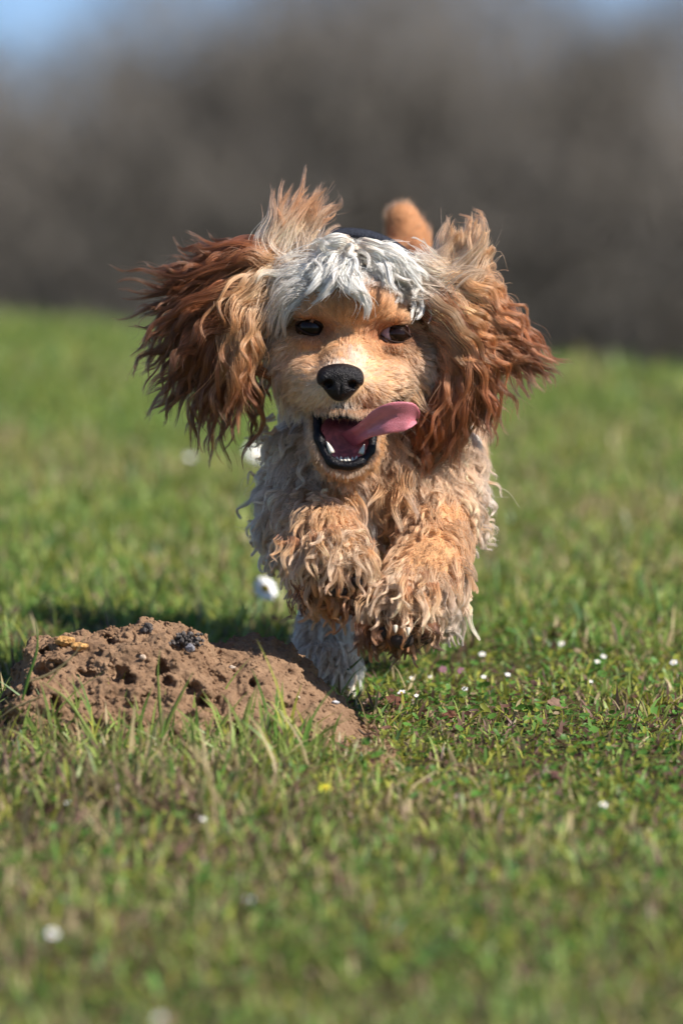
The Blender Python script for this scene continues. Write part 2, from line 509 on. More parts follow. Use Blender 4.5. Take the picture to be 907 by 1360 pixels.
def make_grass(name, n, xr, seed, dens=None, hscale=1.0, wscale=1.0, label='', inside=None):
    r = np.random.default_rng(seed)
    y = r.uniform(3.0, 9.9, n * 2)
    xw = 0.06 * y + 0.30
    x = r.uniform(-1, 1, n * 2) * xw
    if inside is not None:
        x = r.uniform(-2.4, 2.4, n * 2); keep = np.abs(x) > xw
        x, y = x[keep], y[keep]
    # thin the far ones a little, keep the sharp band dense
    pr = np.where((y > 4.2) & (y < 5.3), 1.0, np.where(y < 4.2, 0.70, 0.9))
    patch = fbm(x * 2.2 + 10, y * 2.2 + 3, x * 0, 3, 11)
    patch2 = fbm(x * 7 + 30, y * 7 + 3, x * 0, 3, 21)
    right_front = 1 / (1 + np.exp(-((x + 0.01) * 40))) * ((y > 4.25) & (y < 5.15))
    pr = pr * np.where(patch2 < 0.40, 0.28, 1.0)
    keep = (r.uniform(0, 1, len(x)) < pr) & ~hill_h(x, y)
    x, y, patch, patch2, right_front = [a[keep][:n] for a in (x, y, patch, patch2, right_front)]
    N = len(x)
    z = terrain(x, y) - 0.002
    base = np.stack([x, y, z], 1)
    hgt = r.gamma(6, 1 / 6, N) * 0.026
    hgt *= np.where(y > 5.2, 0.82, 1.0)
    hgt *= (1 - 0.50 * right_front)
    leftfront = ((x < 0.01) & (y < 4.68) & (y > 4.2))
    hgt *= np.where(leftfront, 1.1, 1.0)
    hgt *= np.where(y < 4.3, 0.72, 1.0) * (0.88 + 0.3 * patch)
    hgt *= hscale
    az = r.uniform(0, 2 * math.pi, N)
    lean = r.uniform(0.15, 1.1, N) + (r.uniform(0, 1, N) < 0.15) * 0.8
    d = np.stack([np.cos(az) + 0.15, np.sin(az), np.zeros(N)], 1)
    wdt = r.uniform(0.0009, 0.0019, N) * wscale
    side = norm(np.stack([-np.sin(az + r.normal(0, 0.6, N)), np.cos(az + r.normal(0, 0.6, N)), np.zeros(N)], 1))
    up = np.array([0, 0, 1.0])
    lv = []
    for t, wf in ((0, 0.8), (0.38, 1.0), (0.74, 0.7)):
        c = base + up * (hgt * (t - 0.30 * lean * t * t))[:, None] + d * (hgt * lean * (0.25 * t + 0.75 * t * t))[:, None]
        lv += [c - side * (wdt * wf)[:, None], c + side * (wdt * wf)[:, None]]
    t = 1.0
    lv.append(base + up * (hgt * (t - 0.34 * lean))[:, None] + d * (hgt * lean)[:, None])
    V = np.stack(lv, 1)
    b = (np.arange(N) * 7)[:, None]
    tri = np.array([(0, 1, 3), (0, 3, 2), (2, 3, 5), (2, 5, 4), (4, 5, 6)])
    F = (b[:, None, :] + tri[None]).reshape(-1, 3)
    # colours
    u = r.uniform(0, 1, N)
    c = G_FRESH[None] * (0.7 + 0.7 * r.uniform(0, 1, (N, 1)))
    m = u < 0.30; c[m] = G_DEEP * r.uniform(0.8, 1.6, (m.sum(), 1))
    m = (u > 0.30) & (u < 0.38); c[m] = G_BLUE
    pd = 0.07 + 0.30 * np.clip((patch - 0.5) * 4, 0, 1) + 0.12 * (patch2 > 0.6) + 0.03 * (y < 4.4) - 0.04 * (y > 6)
    u2 = r.uniform(0, 1, N)
    m = u2 < pd; c[m] = G_DRY * r.uniform(0.6, 1.1, (m.sum(), 1))
    py = np.where(y < 5.2, 0.10, 0.14)
    m = (u2 > 1 - py - 0.16 * right_front); c[m] = G_YEL * r.uniform(0.7, 1.1, (m.sum(), 1))
    m = (u2 > 0.5) & (u2 < 0.5 + 0.10 * (y < 5.2) + 0.14 * (patch2 < 0.48) * (y < 5.4) + 0.08 * (y < 4.35)); c[m] = G_PURP * r.uniform(0.7, 1.4, (m.sum(), 1))
    c = np.repeat(c[:, None], 7, 1)
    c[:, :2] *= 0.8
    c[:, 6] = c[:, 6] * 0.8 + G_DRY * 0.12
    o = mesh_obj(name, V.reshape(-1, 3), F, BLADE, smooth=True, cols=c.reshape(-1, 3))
    tag(o, label, 'grass', kind='stuff')
    return o

make_grass('grass', 200000, None, 101, label='short green meadow grass mixed with dry straw blades')
make_grass('meadow_grass', 60000, None, 102, inside=True, hscale=1.15, wscale=1.5, label='meadow grass beside the path of the running dog')

# ground cover: small round clover and moss leaves, straw litter
def make_cover(seed, n):
    r = np.random.default_rng(seed)
    y = r.uniform(3.3, 6.0, n); x = r.uniform(-1, 1, n) * (0.06 * y + 0.12)
    patch = fbm(x * 9, y * 9, x * 0, 3, 31)
    keep = (patch > 0.38 + 0.12 * (x < 0)) & ~hill_h(x, y)
    x, y, patch = x[keep], y[keep], patch[keep]; N = len(x)
    z = terrain(x, y) + r.uniform(0.001, 0.014, N) * (0.5 + patch)
    R = 0.0012 + r.gamma(2.2, 0.0008, N).clip(0, .0055)
    nrm = norm(np.stack([r.normal(0, 0.45, N), r.normal(-0.2, 0.45, N), np.ones(N)], 1))
    a = norm(np.cross(nrm, r.normal(0, 1, (N, 3)))); b = np.cross(nrm, a)
    c = np.stack([x, y, z], 1)
    el = r.uniform(0.3, 1, N)[:, None]
    V = [c - nrm * (R * 0.25)[:, None]]
    for k in range(6):
        an = k * math.pi / 3
        V.append(c + R[:, None] * (math.cos(an) * a + math.sin(an) * b * el))
    V = np.stack(V, 1)
    tri = np.array([(0, 1 + k, 1 + (k + 1) % 6) for k in range(6)])
    F = ((np.arange(N) * 7)[:, None, None] + tri[None]).reshape(-1, 3)
    u = r.uniform(0, 1, N)
    col = np.array((0.09, 0.20, 0.035))[None] * r.uniform(0.6, 1.5, (N, 1))
    m = u < 0.22; col[m] = np.array((0.30, 0.33, 0.05)) * r.uniform(.6, 1.1, (m.sum(), 1))
    m = (u > 0.22) & (u < 0.34); col[m] = np.array((0.12, 0.06, 0.045)) * r.uniform(0.6, 1.6, (m.sum(), 1))
    m = (u > 0.34) & (u < 0.38); col[m] = np.array((0.36, 0.27, 0.17))
    o = mesh_obj('ground_cover', V.reshape(-1, 3), F, BLADE, cols=np.repeat(col, 7, 0))
    tag(o, 'low clover and moss leaves among the grass', 'ground cover', kind='stuff')
make_cover(201, 34000)

# ------------------------------------------------------------------ molehill
def yg(w):
    return -260 + 5800.0 / (DREF + w * S)
def build_hill():
    top = np.array([(10, 925), (25, 897), (40, 862), (75, 850), (110, 846), (140, 842), (170, 838), (200, 834), (235, 838), (262, 853), (290, 860), (315, 849), (340, 845), (360, 849), (392, 870), (430, 908), (462, 945), (498, 985), (516, 1010)], float)
    g = Grid((-8, 815, -420), (525, 1040, 130), 1.8)
    X = (g.lo[0] + g.step * np.arange(g.n[0])).astype(np.float32)
    Yv = (g.lo[1] + g.step * np.arange(g.n[1])).astype(np.float32)
    Wv = (g.lo[2] + g.step * np.arange(g.n[2])).astype(np.float32)
    wr = -90 + 75 * np.clip((X - 265) / 50, 0, 1) - 90 * np.clip((X - 400) / 90, 0, 1)
    T = np.interp(X, top[:, 0], top[:, 1])
    hr = np.maximum(yg(wr) - T, -10)
    HW = np.where(Wv[None, :] < wr[:, None], 190 + 75 * np.clip((X - 265) / 50, 0, 1)[:, None] - 90 * np.clip((X - 420) / 80, 0, 1)[:, None], 100)
    q = np.clip(np.abs(Wv[None, :] - wr[:, None]) / HW, 0, 1.3)
    prof = np.clip(1 - q ** 2.0, -0.5, 1)
    prof = np.sign(prof) * np.abs(prof) ** 0.75
    ys_ = yg(Wv)[None, :] - hr[:, None] * prof + 8 * (prof < 0)
    g.F = ((ys_[:, None, :] - Yv[None, :, None]) * 0.72).astype(np.float32)
    g.F = np.minimum(g.F, 60)
    r = np.random.default_rng(5)
    # lumps pushed out of the heap
    for i in range(190):
        x = r.uniform(25, 480); wi = r.uniform(-1, 0.6)
        w0 = -90 + 75 * min(max((x - 265) / 50, 0), 1)
        w = w0 + wi * (180 if wi < 0 else 110)
        xi = int((x - g.lo[0]) / g.step); wj = int((w - g.lo[2]) / g.step)
        if not (0 <= wj < g.n[2]): continue
        ysurf = ys_[xi, wj]
        if yg(w) - ysurf < 12: continue
        R = r.choice([6, 9, 13, 19]) * r.uniform(0.8, 1.2) * (0.55 if x > 300 else 1.0)
        g.ell((x, ysurf + R * 0.35, w), (R * r.uniform(0.9, 1.4), R * r.uniform(0.7, 1), R), 7)
    # hollows seen in the photograph: (px, py, rx, ry)
    for (x, y, rx, ry, rw) in ((158, 893, 15, 13, 34), (172, 903, 12, 11, 32), (215, 890, 10, 17, 30), (222, 905, 9, 10, 26), (256, 914, 16, 12, 30), (112, 895, 13, 6, 22), (76, 884, 15, 5, 22),
                               (55, 893, 11, 12, 26), (270, 930, 9, 10, 24), (72, 930, 8, 12, 24), (104, 930, 8, 6, 20), (335, 908, 8, 8, 20), (310, 968, 15, 9, 24), (380, 938, 9, 3, 14), (146, 852, 9, 6, 20), (60, 865, 8, 5, 16), (190, 925, 6, 4, 14), (40, 915, 6, 8, 18)):
        # find the surface depth along the view line at this pixel
        xi = int((x - g.lo[0]) / g.step); yi = int((y - g.lo[1]) / g.step)
        col = g.F[xi, yi]
        inside = np.where(col < 0)[0]
        if len(inside) == 0: continue
        w = g.lo[2] + g.step * inside[0]
        g.ell((x, y, w + 4), (rx, ry, rw), 5, sub=True)
    # crumbly noise
    band = np.argwhere(np.abs(g.F) < 14)
    bx_, by_, bz_ = [g.lo[k] + g.step * band[:, k] for k in range(3)]
    nz = (fbm(bx_ / 22, by_ / 22, bz_ / 22, 4, 60) - 0.5) * 19 + (fbm(bx_ / 7, by_ / 7, bz_ / 7, 2, 80) - 0.5) * 8
    nz *= np.where(bx_ > 300, 0.75, 1.0)
    g.F[band[:, 0], band[:, 1], band[:, 2]] += nz.astype(np.float32)
    # close under the turf
    sl, X3, Y3, W3 = g.box(g.lo, g.lo + g.step * (g.n - 1))
    under = (Y3 - (yg(W3) + 22)).astype(np.float32)
    g.F = np.maximum(g.F, np.broadcast_to(under, g.F.shape))
    for ax in range(3):
        for e_ in (0, -1):
            s_ = [slice(None)] * 3; s_[ax] = e_
            g.F[tuple(s_)] = 5
    return g.mesh()
hv, hq = build_hill()
soil, snt, sb = new_mat('molehill_soil')
sb.inputs['Roughness'].default_value = 0.95; sb.inputs['Specular IOR Level'].default_value = 0.12
tc = snt.nodes.new('ShaderNodeTexCoord')
def nz_(sc_, det, rough=0.6):
    n = snt.nodes.new('ShaderNodeTexNoise'); n.inputs['Scale'].default_value = sc_; n.inputs['Detail'].default_value = det
    n.inputs['Roughness'].default_value = rough; snt.links.new(tc.outputs['Object'], n.inputs['Vector']); return n
na, nb, nc = nz_(35, 6), nz_(420, 5, 0.7), nz_(1300, 3)
rp = snt.nodes.new('ShaderNodeValToRGB'); rp.color_ramp.elements[0].position = 0.32; rp.color_ramp.elements[0].color = (0.175, 0.098, 0.056, 1)
rp.color_ramp.elements[1].position = 0.68; rp.color_ramp.elements[1].color = (0.385, 0.245, 0.150, 1)
mxv = snt.nodes.new('ShaderNodeMath'); mxv.operation = 'MULTIPLY_ADD'; mxv.inputs[1].default_value = 0.55
hm = snt.nodes.new('ShaderNodeMath'); hm.operation = 'MULTIPLY'; hm.inputs[1].default_value = 0.45
snt.links.new(nb.outputs[0], hm.inputs[0]); snt.links.new(na.outputs[0], mxv.inputs[0]); snt.links.new(hm.outputs[0], mxv.inputs[2])
snt.links.new(mxv.outputs[0], rp.inputs[0]); snt.links.new(rp.outputs[0], sb.inputs['Base Color'])
b1 = snt.nodes.new('ShaderNodeBump'); b1.inputs['Strength'].default_value = 0.9; b1.inputs['Distance'].default_value = 0.0022
b2 = snt.nodes.new('ShaderNodeBump'); b2.inputs['Strength'].default_value = 0.7; b2.inputs['Distance'].default_value = 0.0008
snt.links.new(nb.outputs[0], b1.inputs['Height']); snt.links.new(nc.outputs[0], b2.inputs['Height'])
snt.links.new(b1.outputs[0], b2.inputs['Normal']); snt.links.new(b2.outputs[0], sb.inputs['Normal'])
hill = mesh_obj('molehill', P(hv), hq, soil)
tag(hill, 'crumbly brown molehill of fresh earth with dark hollows in the grass', 'molehill')

# ------------------------------------------------------------------ the dog
dog = bpy.data.objects.new('dog', None); COL.objects.link(dog)
tag(dog, 'cream and tan curly spaniel galloping at the viewer, ears flying, tongue out', 'dog')

g = Grid((318, 250, -160), (672, 935, 790), 3.0)
# trunk
g.cone((500, 600, 190), (515, 500, 600), 104, 86, 40)
g.ell((500, 630, 150), (104, 112, 110), 40)
g.ell((520, 420, 610), (78, 94, 90), 40)
g.cone((468, 440, 150), (485, 560, 190), 84, 100, 40)          # neck
# skull
g.ell((464, 412, 68), (86, 74, 84), 20)
g.ell((464, 400, 25), (58, 44, 50), 24)
g.ell((400, 470, 50), (38, 42, 50), 26)
g.ell((541, 476, 52), (42, 46, 50), 26)
# muzzle
g.cone((466, 478, 20), (455, 512, -62), 46, 33, 20)
g.ell((428, 520, -38), (28, 27, 42), 14)
g.ell((486, 518, -38), (30, 27, 42), 14)
g.ell((510, 505, 0), (34, 30, 44), 16)
g.ell((412, 505, 0), (30, 32, 44), 16)
g.ell((458, 545, -70), (20, 9, 20), 10)
# eye region
g.ell((413, 416, -2), (22, 10, 16), 12)
g.ell((520, 423, 4), (24, 10, 16), 12)
g.ell((413, 452, 2), (20, 9, 14), 10)
g.ell((523, 460, 10), (20, 9, 14), 10)
g.ell((462, 432, -42), (8, 26, 16), 12, sub=True)
g.ell((464, 402, -4), (52, 22, 24), 16)
# lower jaw
g.cone((464, 560, 60), (459, 592, -22), 42, 43, 14)
# legs: fore left (viewer's left), folded under the chest
g.chain([(415, 610, 120, 52), (398, 688, 80, 40), (434, 718, -50, 40), (438, 760, -95, 36)], 18)
g.ell((448, 742, -98), (42, 36, 34), 14)
# fore right
g.chain([(578, 610, 120, 56), (583, 690, 70, 42), (568, 762, -35, 44), (532, 808, -90, 38)], 18)
g.ell((530, 811, -96), (46, 36, 34), 14)
g.ell((584, 792, -40), (18, 32, 30), 14)
# hind left reaching forward to the ground, hind right lifted behind
g.chain([(455, 520, 600, 74), (440, 640, 440, 52), (455, 715, 480, 30), (434, 850, 215, 33)], 18)
g.ell((433, 884, 182), (38, 27, 42), 12)
for tx, ty_, tw in ((408, 893, 158), (424, 898, 146), (442, 898, 146), (458, 893, 158)):
    g.ell((tx, ty_, tw), (10, 14, 16), 5)
g.chain([(572, 520, 600, 74), (582, 650, 450, 52), (560, 715, 520, 30), (552, 800, 350, 30)], 18)
g.ell((552, 815, 330), (34, 24, 40), 12)
# tail
g.chain([(545, 370, 640, 30), (542, 320, 652, 27), (534, 294, 650, 24)], 14)
# mouth cavity, eye openings
g.ell((459, 580, -62), (33, 33, 74), 5, sub=True)
g.ell((455, 556, -78), (30, 13, 40), 4, sub=True)
g.ell((497, 558, -62), (30, 9, 40), 4, sub=True)
for (ex, ey, ew, tilt, rx) in ((413, 435, -4, 0, 19), (523.5, 444.5, 4, 0, 21)):
    g.ell((ex, ey, ew - 10), (rx, 11, 24), 4, sub=True)
bv, bq = g.mesh()
bn = vert_normals(bv, bq)
if (bn[:, 2] * (bv[:, 2] - 300)).mean() < 0: bn = -bn

# colours (albedo)
WHITE = np.array((0.93, 0.87, 0.80)); CREAM = np.array((0.82, 0.58, 0.385)); LTAN = np.array((0.71, 0.39, 0.18)); TAN = np.array((0.52, 0.235, 0.105))
ORANGE = np.array((0.68, 0.36, 0.17)); BROWN = np.array((0.35, 0.125, 0.055)); DBROWN = np.array((0.11, 0.052, 0.032)); GREYB = np.array((0.42, 0.34, 0.28))
PALE = np.array((0.82, 0.69, 0.58))

# coat map: position, comb direction, length px, curl px, root colour, tip colour
FC = [
 ((455, 472, -60), (0, -.8, .6), 7, 0, ORANGE, LTAN), ((468, 474, -60), (.1, -.8, .6), 7, 0, CREAM, WHITE), ((455, 478, -80), (0, -.8, .6), 6, 0, CREAM, WHITE),
 ((460, 440, -20), (0, -1, .3), 8, 0, ORANGE, ORANGE), ((460, 415, -30), (0, -1, .2), 9, 0, ORANGE, TAN),
 ((415, 500, -50), (-.6, .1, .7), 8, 0, CREAM, LTAN), ((425, 530, -70), (-.5, .6, .5), 9, 0, CREAM, CREAM), ((400, 515, -20), (-.6, .5, .5), 12, .5, CREAM, CREAM),
 ((495, 500, -50), (.8, -.1, .6), 9, 0, LTAN, CREAM), ((490, 535, -70), (.5, .6, .5), 10, 0, LTAN, CREAM), ((515, 515, -20), (.8, .2, .6), 12, .5, LTAN, CREAM),
 ((455, 545, -95), (0, 1, .1), 8, 0, CREAM, WHITE), ((440, 550, -85), (-.1, 1, .1), 8, 0, CREAM, CREAM), ((478, 550, -80), (.2, 1, .1), 10, 0, LTAN, CREAM),
 ((375, 480, 30), (-.6, .8, .2), 24, 2, LTAN, PALE), ((380, 450, 20), (-.7, .6, .3), 13, 1, LTAN, CREAM), ((395, 520, 40), (-.3, .9, .2), 25, 2.5, CREAM, PALE),
 ((560, 480, 40), (.8, .5, .3), 25, 2, CREAM, PALE), ((560, 450, 40), (.8, .3, .3), 14, 1, LTAN, CREAM), ((545, 515, 30), (.6, .7, .2), 20, 2, CREAM, PALE),
 ((413, 412, -8), (-.5, -.6, .2), 7, 0, ORANGE, LTAN), ((520, 418, 0), (.5, -.6, .2), 7, 0, ORANGE, LTAN), ((385, 425, 20), (-.8, .1, .4), 10, .5, TAN, LTAN), ((550, 430, 30), (.8, 0, .4), 10, .5, ORANGE, LTAN),
 ((440, 400, -20), (-.2, -1, .2), 9, 0, ORANGE, ORANGE), ((490, 408, -20), (.3, -1, .2), 9, 0, ORANGE, TAN),
 ((412, 460, 0), (-.4, .8, .3), 8, 0, LTAN, CREAM), ((435, 455, -20), (-.2, .9, .3), 7, 0, ORANGE, LTAN), ((525, 470, 8), (.5, .8, .2), 8, 0, LTAN, CREAM), ((495, 462, -12), (.4, .8, .3), 7, 0, ORANGE, LTAN),
 ((396, 430, 4), (-.8, -.3, .3), 6, 0, DBROWN, BROWN), ((413, 425, -10), (-.1, -.9, .2), 6, 0, BROWN, ORANGE), ((432, 440, -14), (.5, .4, .3), 5, 0, BROWN, TAN), ((413, 450, -6), (-.1, .9, .2), 5, 0, BROWN, LTAN),
 ((502, 442, -8), (-.5, .3, .3), 5, 0, BROWN, TAN), ((522, 431, -2), (.1, -.9, .2), 6, 0, BROWN, ORANGE), ((543, 447, 12), (.8, .1, .3), 6, 0, DBROWN, BROWN), ((522, 458, 2), (.1, .9, .2), 5, 0, BROWN, LTAN),
 ((465, 372, -5), (0, 1, -.4), 16, 3, WHITE, WHITE), ((465, 345, 50), (0, 1, -.5), 18, 4, PALE, WHITE), ((465, 338, 110), (0, -.2, .8), 14, 4, WHITE, WHITE),
 ((410, 375, 20), (-.5, .9, -.2), 18, 4, WHITE, WHITE), ((520, 375, 25), (.4, .9, -.2), 18, 4, WHITE, WHITE), ((385, 385, 70), (-.8, .6, 0), 30, 5, PALE, WHITE), ((548, 385, 75), (.8, .6, 0), 30, 5, CREAM, PALE),
 ((375, 430, 90), (-.5, .9, 0), 28, 5, CREAM, PALE), ((560, 430, 90), (.6, .8, .1), 28, 5, CREAM, CREAM),
 ((459, 638, -50), (0, .7, .5), 9, 0, TAN, LTAN), ((420, 612, -30), (-.6, .7, .4), 10, 0, BROWN, LTAN), ((502, 605, -20), (.7, .6, .4), 11, 0, ORANGE, LTAN), ((505, 575, -20), (.8, .2, .5), 10, 0, ORANGE, LTAN), ((415, 575, -10), (-.7, .5, .4), 14, .8, BROWN, CREAM),
 ((465, 655, 60), (0, 1, -.1), 34, 4, CREAM, PALE), ((380, 560, 90), (-.4, .9, 0), 36, 6, CREAM, PALE), ((405, 600, 60), (-.1, 1, 0), 34, 5, CREAM, PALE),
 ((360, 640, 110), (-.6, .8, -.1), 38, 7, CREAM, PALE), ((375, 680, 80), (-.5, .9, 0), 34, 7, CREAM, PALE), ((440, 660, 50), (0, 1, -.2), 38, 5, TAN, CREAM), ((465, 680, 40), (.1, 1, -.2), 38, 4, CREAM, WHITE),
 ((520, 640, 50), (0, 1, -.1), 36, 5, BROWN, LTAN), ((510, 690, 30), (0, 1, -.1), 34, 5, BROWN, TAN), ((540, 600, 60), (.1, 1, 0), 34, 5, LTAN, CREAM),
 ((600, 600, 80), (.3, .9, 0), 34, 6, CREAM, CREAM), ((570, 640, 50), (.1, .9, -.1), 30, 5, LTAN, CREAM), ((635, 590, 180), (.4, .9, .1), 34, 7, PALE, WHITE), ((600, 650, 60), (.3, .9, 0), 26, 4, LTAN, CREAM),
 ((640, 680, 120), (.6, .7, 0), 34, 7, CREAM, PALE), ((625, 640, 100), (.5, .8, 0), 34, 7, CREAM, PALE),
 ((420, 680, 50), (-.1, .9, -.3), 20, 2, TAN, LTAN), ((385, 700, 30), (-.5, .8, -.1), 28, 5, BROWN, CREAM), ((430, 700, -70), (-.1, .8, -.5), 20, 2, ORANGE, LTAN),
 ((430, 730, -120), (-.2, .9, -.3), 28, 5, LTAN, CREAM), ((480, 715, -100), (.5, .7, -.3), 28, 6, LTAN, CREAM), ((485, 755, -100), (.4, .9, 0), 28, 6, LTAN, CREAM), ((400, 745, -80), (-.4, .9, 0), 32, 6, GREYB, CREAM), ((375, 730, 0), (-.6, .8, 0), 30, 6, BROWN, CREAM),
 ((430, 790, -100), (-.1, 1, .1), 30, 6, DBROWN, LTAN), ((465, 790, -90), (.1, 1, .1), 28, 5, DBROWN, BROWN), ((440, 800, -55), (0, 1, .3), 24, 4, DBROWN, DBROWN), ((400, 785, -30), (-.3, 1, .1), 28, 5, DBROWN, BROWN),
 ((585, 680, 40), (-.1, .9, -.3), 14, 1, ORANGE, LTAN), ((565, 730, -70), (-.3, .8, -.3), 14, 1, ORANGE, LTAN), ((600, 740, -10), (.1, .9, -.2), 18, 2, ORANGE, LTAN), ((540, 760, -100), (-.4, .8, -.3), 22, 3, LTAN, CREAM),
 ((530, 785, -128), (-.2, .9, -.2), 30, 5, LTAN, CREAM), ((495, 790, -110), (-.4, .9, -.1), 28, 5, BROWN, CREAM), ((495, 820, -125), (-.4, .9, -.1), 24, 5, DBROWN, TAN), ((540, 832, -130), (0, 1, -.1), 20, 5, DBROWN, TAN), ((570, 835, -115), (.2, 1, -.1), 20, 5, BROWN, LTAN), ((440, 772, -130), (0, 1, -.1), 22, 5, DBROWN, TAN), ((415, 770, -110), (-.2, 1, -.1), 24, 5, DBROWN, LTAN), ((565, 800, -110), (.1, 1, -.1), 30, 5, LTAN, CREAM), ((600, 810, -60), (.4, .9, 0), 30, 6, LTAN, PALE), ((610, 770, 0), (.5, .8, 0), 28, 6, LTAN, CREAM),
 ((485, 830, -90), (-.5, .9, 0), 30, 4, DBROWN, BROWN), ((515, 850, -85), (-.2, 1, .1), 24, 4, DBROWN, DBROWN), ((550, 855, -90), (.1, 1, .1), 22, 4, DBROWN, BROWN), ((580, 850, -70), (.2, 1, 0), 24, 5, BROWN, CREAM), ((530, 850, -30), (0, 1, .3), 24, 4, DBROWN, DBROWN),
 ((420, 825, 200), (-.1, 1, -.1), 20, 2, CREAM, PALE), ((455, 835, 195), (.1, 1, -.1), 21, 2, PALE, WHITE), ((433, 882, 145), (0, .8, -.4), 19, 2, CREAM, PALE), ((398, 840, 215), (-.4, .9, 0), 18, 3, LTAN, PALE),
 ((430, 700, 460), (0, 1, 0), 22, 3, LTAN, CREAM), ((580, 700, 460), (0, 1, 0), 22, 3, LTAN, CREAM), ((552, 815, 330), (0, 1, 0), 18, 2, LTAN, CREAM),
 ((515, 420, 380), (0, .1, 1), 22, 3, CREAM, PALE), ((400, 560, 350), (-.4, .8, .4), 28, 5, CREAM, PALE), ((620, 560, 350), (.4, .8, .4), 28, 5, CREAM, PALE),
 ((560, 340, 590), (.2, -.4, .5), 26, 5, BROWN, TAN), ((500, 345, 590), (-.2, -.4, .5), 24, 5, BROWN, TAN), ((440, 480, 620), (-.5, .7, .3), 24, 3, LTAN, CREAM), ((600, 480, 620), (.5, .7, .3), 24, 3, LTAN, CREAM),
 ((537, 270, 640), (.2, -.5, .3), 9, 1, TAN, LTAN), ((515, 300, 635), (-.2, -.8, .1), 9, 1, TAN, ORANGE), ((562, 300, 635), (.3, -.8, .1), 9, 1, TAN, LTAN), ((538, 310, 620), (.1, -.8, .1), 9, 1, TAN, ORANGE), ((538, 300, 680), (0, -.8, .1), 9, 1, TAN, LTAN),
 ((465, 350, 180), (0, -.2, 1), 20, 3, CREAM, PALE), ((480, 700, 250), (0, 1, .2), 22, 4, TAN, CREAM),
]
fc_p = np.array([f[0] for f in FC], float); fc_d = norm(np.array([f[1] for f in FC], float))
fc_s = np.array([(f[2], f[3]) for f in FC], float); fc_r = np.array([f[4] for f in FC]); fc_t = np.array([f[5] for f in FC])
def coat(p):
    out = []
    allf = np.concatenate([fc_d, fc_s, fc_r, fc_t], 1)
    for s0 in range(0, len(p), 20000):
        q = p[s0:s0 + 20000]
        d2 = ((q[:, None] - fc_p[None]) ** 2).sum(-1)
        wgt = 1 / (d2 + 40) ** 2.2
        wgt /= wgt.sum(1, keepdims=True)
        out.append(wgt @ allf)
    o = np.concatenate(out)
    return norm(o[:, :3]), o[:, 3], o[:, 4], o[:, 5:8], o[:, 8:11]

_, _, _, bcr, _ = coat(bv)
skin = simple_mat('dog_skin', (0.3, 0.2, 0.1), 0.8, 0.2, attr=True, noise=(400, 0.8, 1.2))
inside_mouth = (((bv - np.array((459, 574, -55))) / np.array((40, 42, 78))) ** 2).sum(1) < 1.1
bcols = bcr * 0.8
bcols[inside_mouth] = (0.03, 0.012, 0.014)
body = mesh_obj('body', P(bv), bq, skin, dog, cols=bcols)

FUR = hair_mat('fur', 0.42, 0.5)
EARF = hair_mat('wet_fur', 0.28, 0.4, 0.2)

# ---- scattered coat
def surface_samples(V, Q, N, wfun, r):
    tri = np.concatenate([Q[:, [0, 1, 2]], Q[:, [0, 2, 3]]])
    A = np.linalg.norm(np.cross(V[tri[:, 1]] - V[tri[:, 0]], V[tri[:, 2]] - V[tri[:, 0]]), axis=1)
    cen = V[tri].mean(1)
    A = A * wfun(cen)
    c = np.cumsum(A); c /= c[-1]
    t = np.searchsorted(c, r.uniform(0, 1, N))
    u = r.uniform(0, 1, (N, 2)); m = u.sum(1) > 1; u[m] = 1 - u[m]
    a, b, c_ = V[tri[t, 0]], V[tri[t, 1]], V[tri[t, 2]]
    p = a + u[:, :1] * (b - a) + u[:, 1:] * (c_ - a)
    n = norm(bn[tri[t, 0]] + bn[tri[t, 1]] + bn[tri[t, 2]])
    return p, n

def nearest(p, c):
    from mathutils.kdtree import KDTree
    kd = KDTree(len(c))
    for i, q in enumerate(c): kd.insert(q, i)
    kd.balance()
    return np.array([kd.find(q)[1] for q in p])

def head_mask(p):
    return (p[:, 2] < 150) & (p[:, 1] < 650)

def bald(p):
    b = np.zeros(len(p), bool)
    for (c, r_) in (((413, 435, -8), (19.5, 10.5, 30)), ((523.5, 444.5, 0), (22, 10.5, 30)), ((452, 508, -95), (30, 23, 32)), ((459, 580, -62), (35, 35, 76)), ((455, 564, -80), (34, 12, 40))):
        b |= (((p - np.array(c)) / np.array(r_)) ** 2).sum(1) < 1
    return b

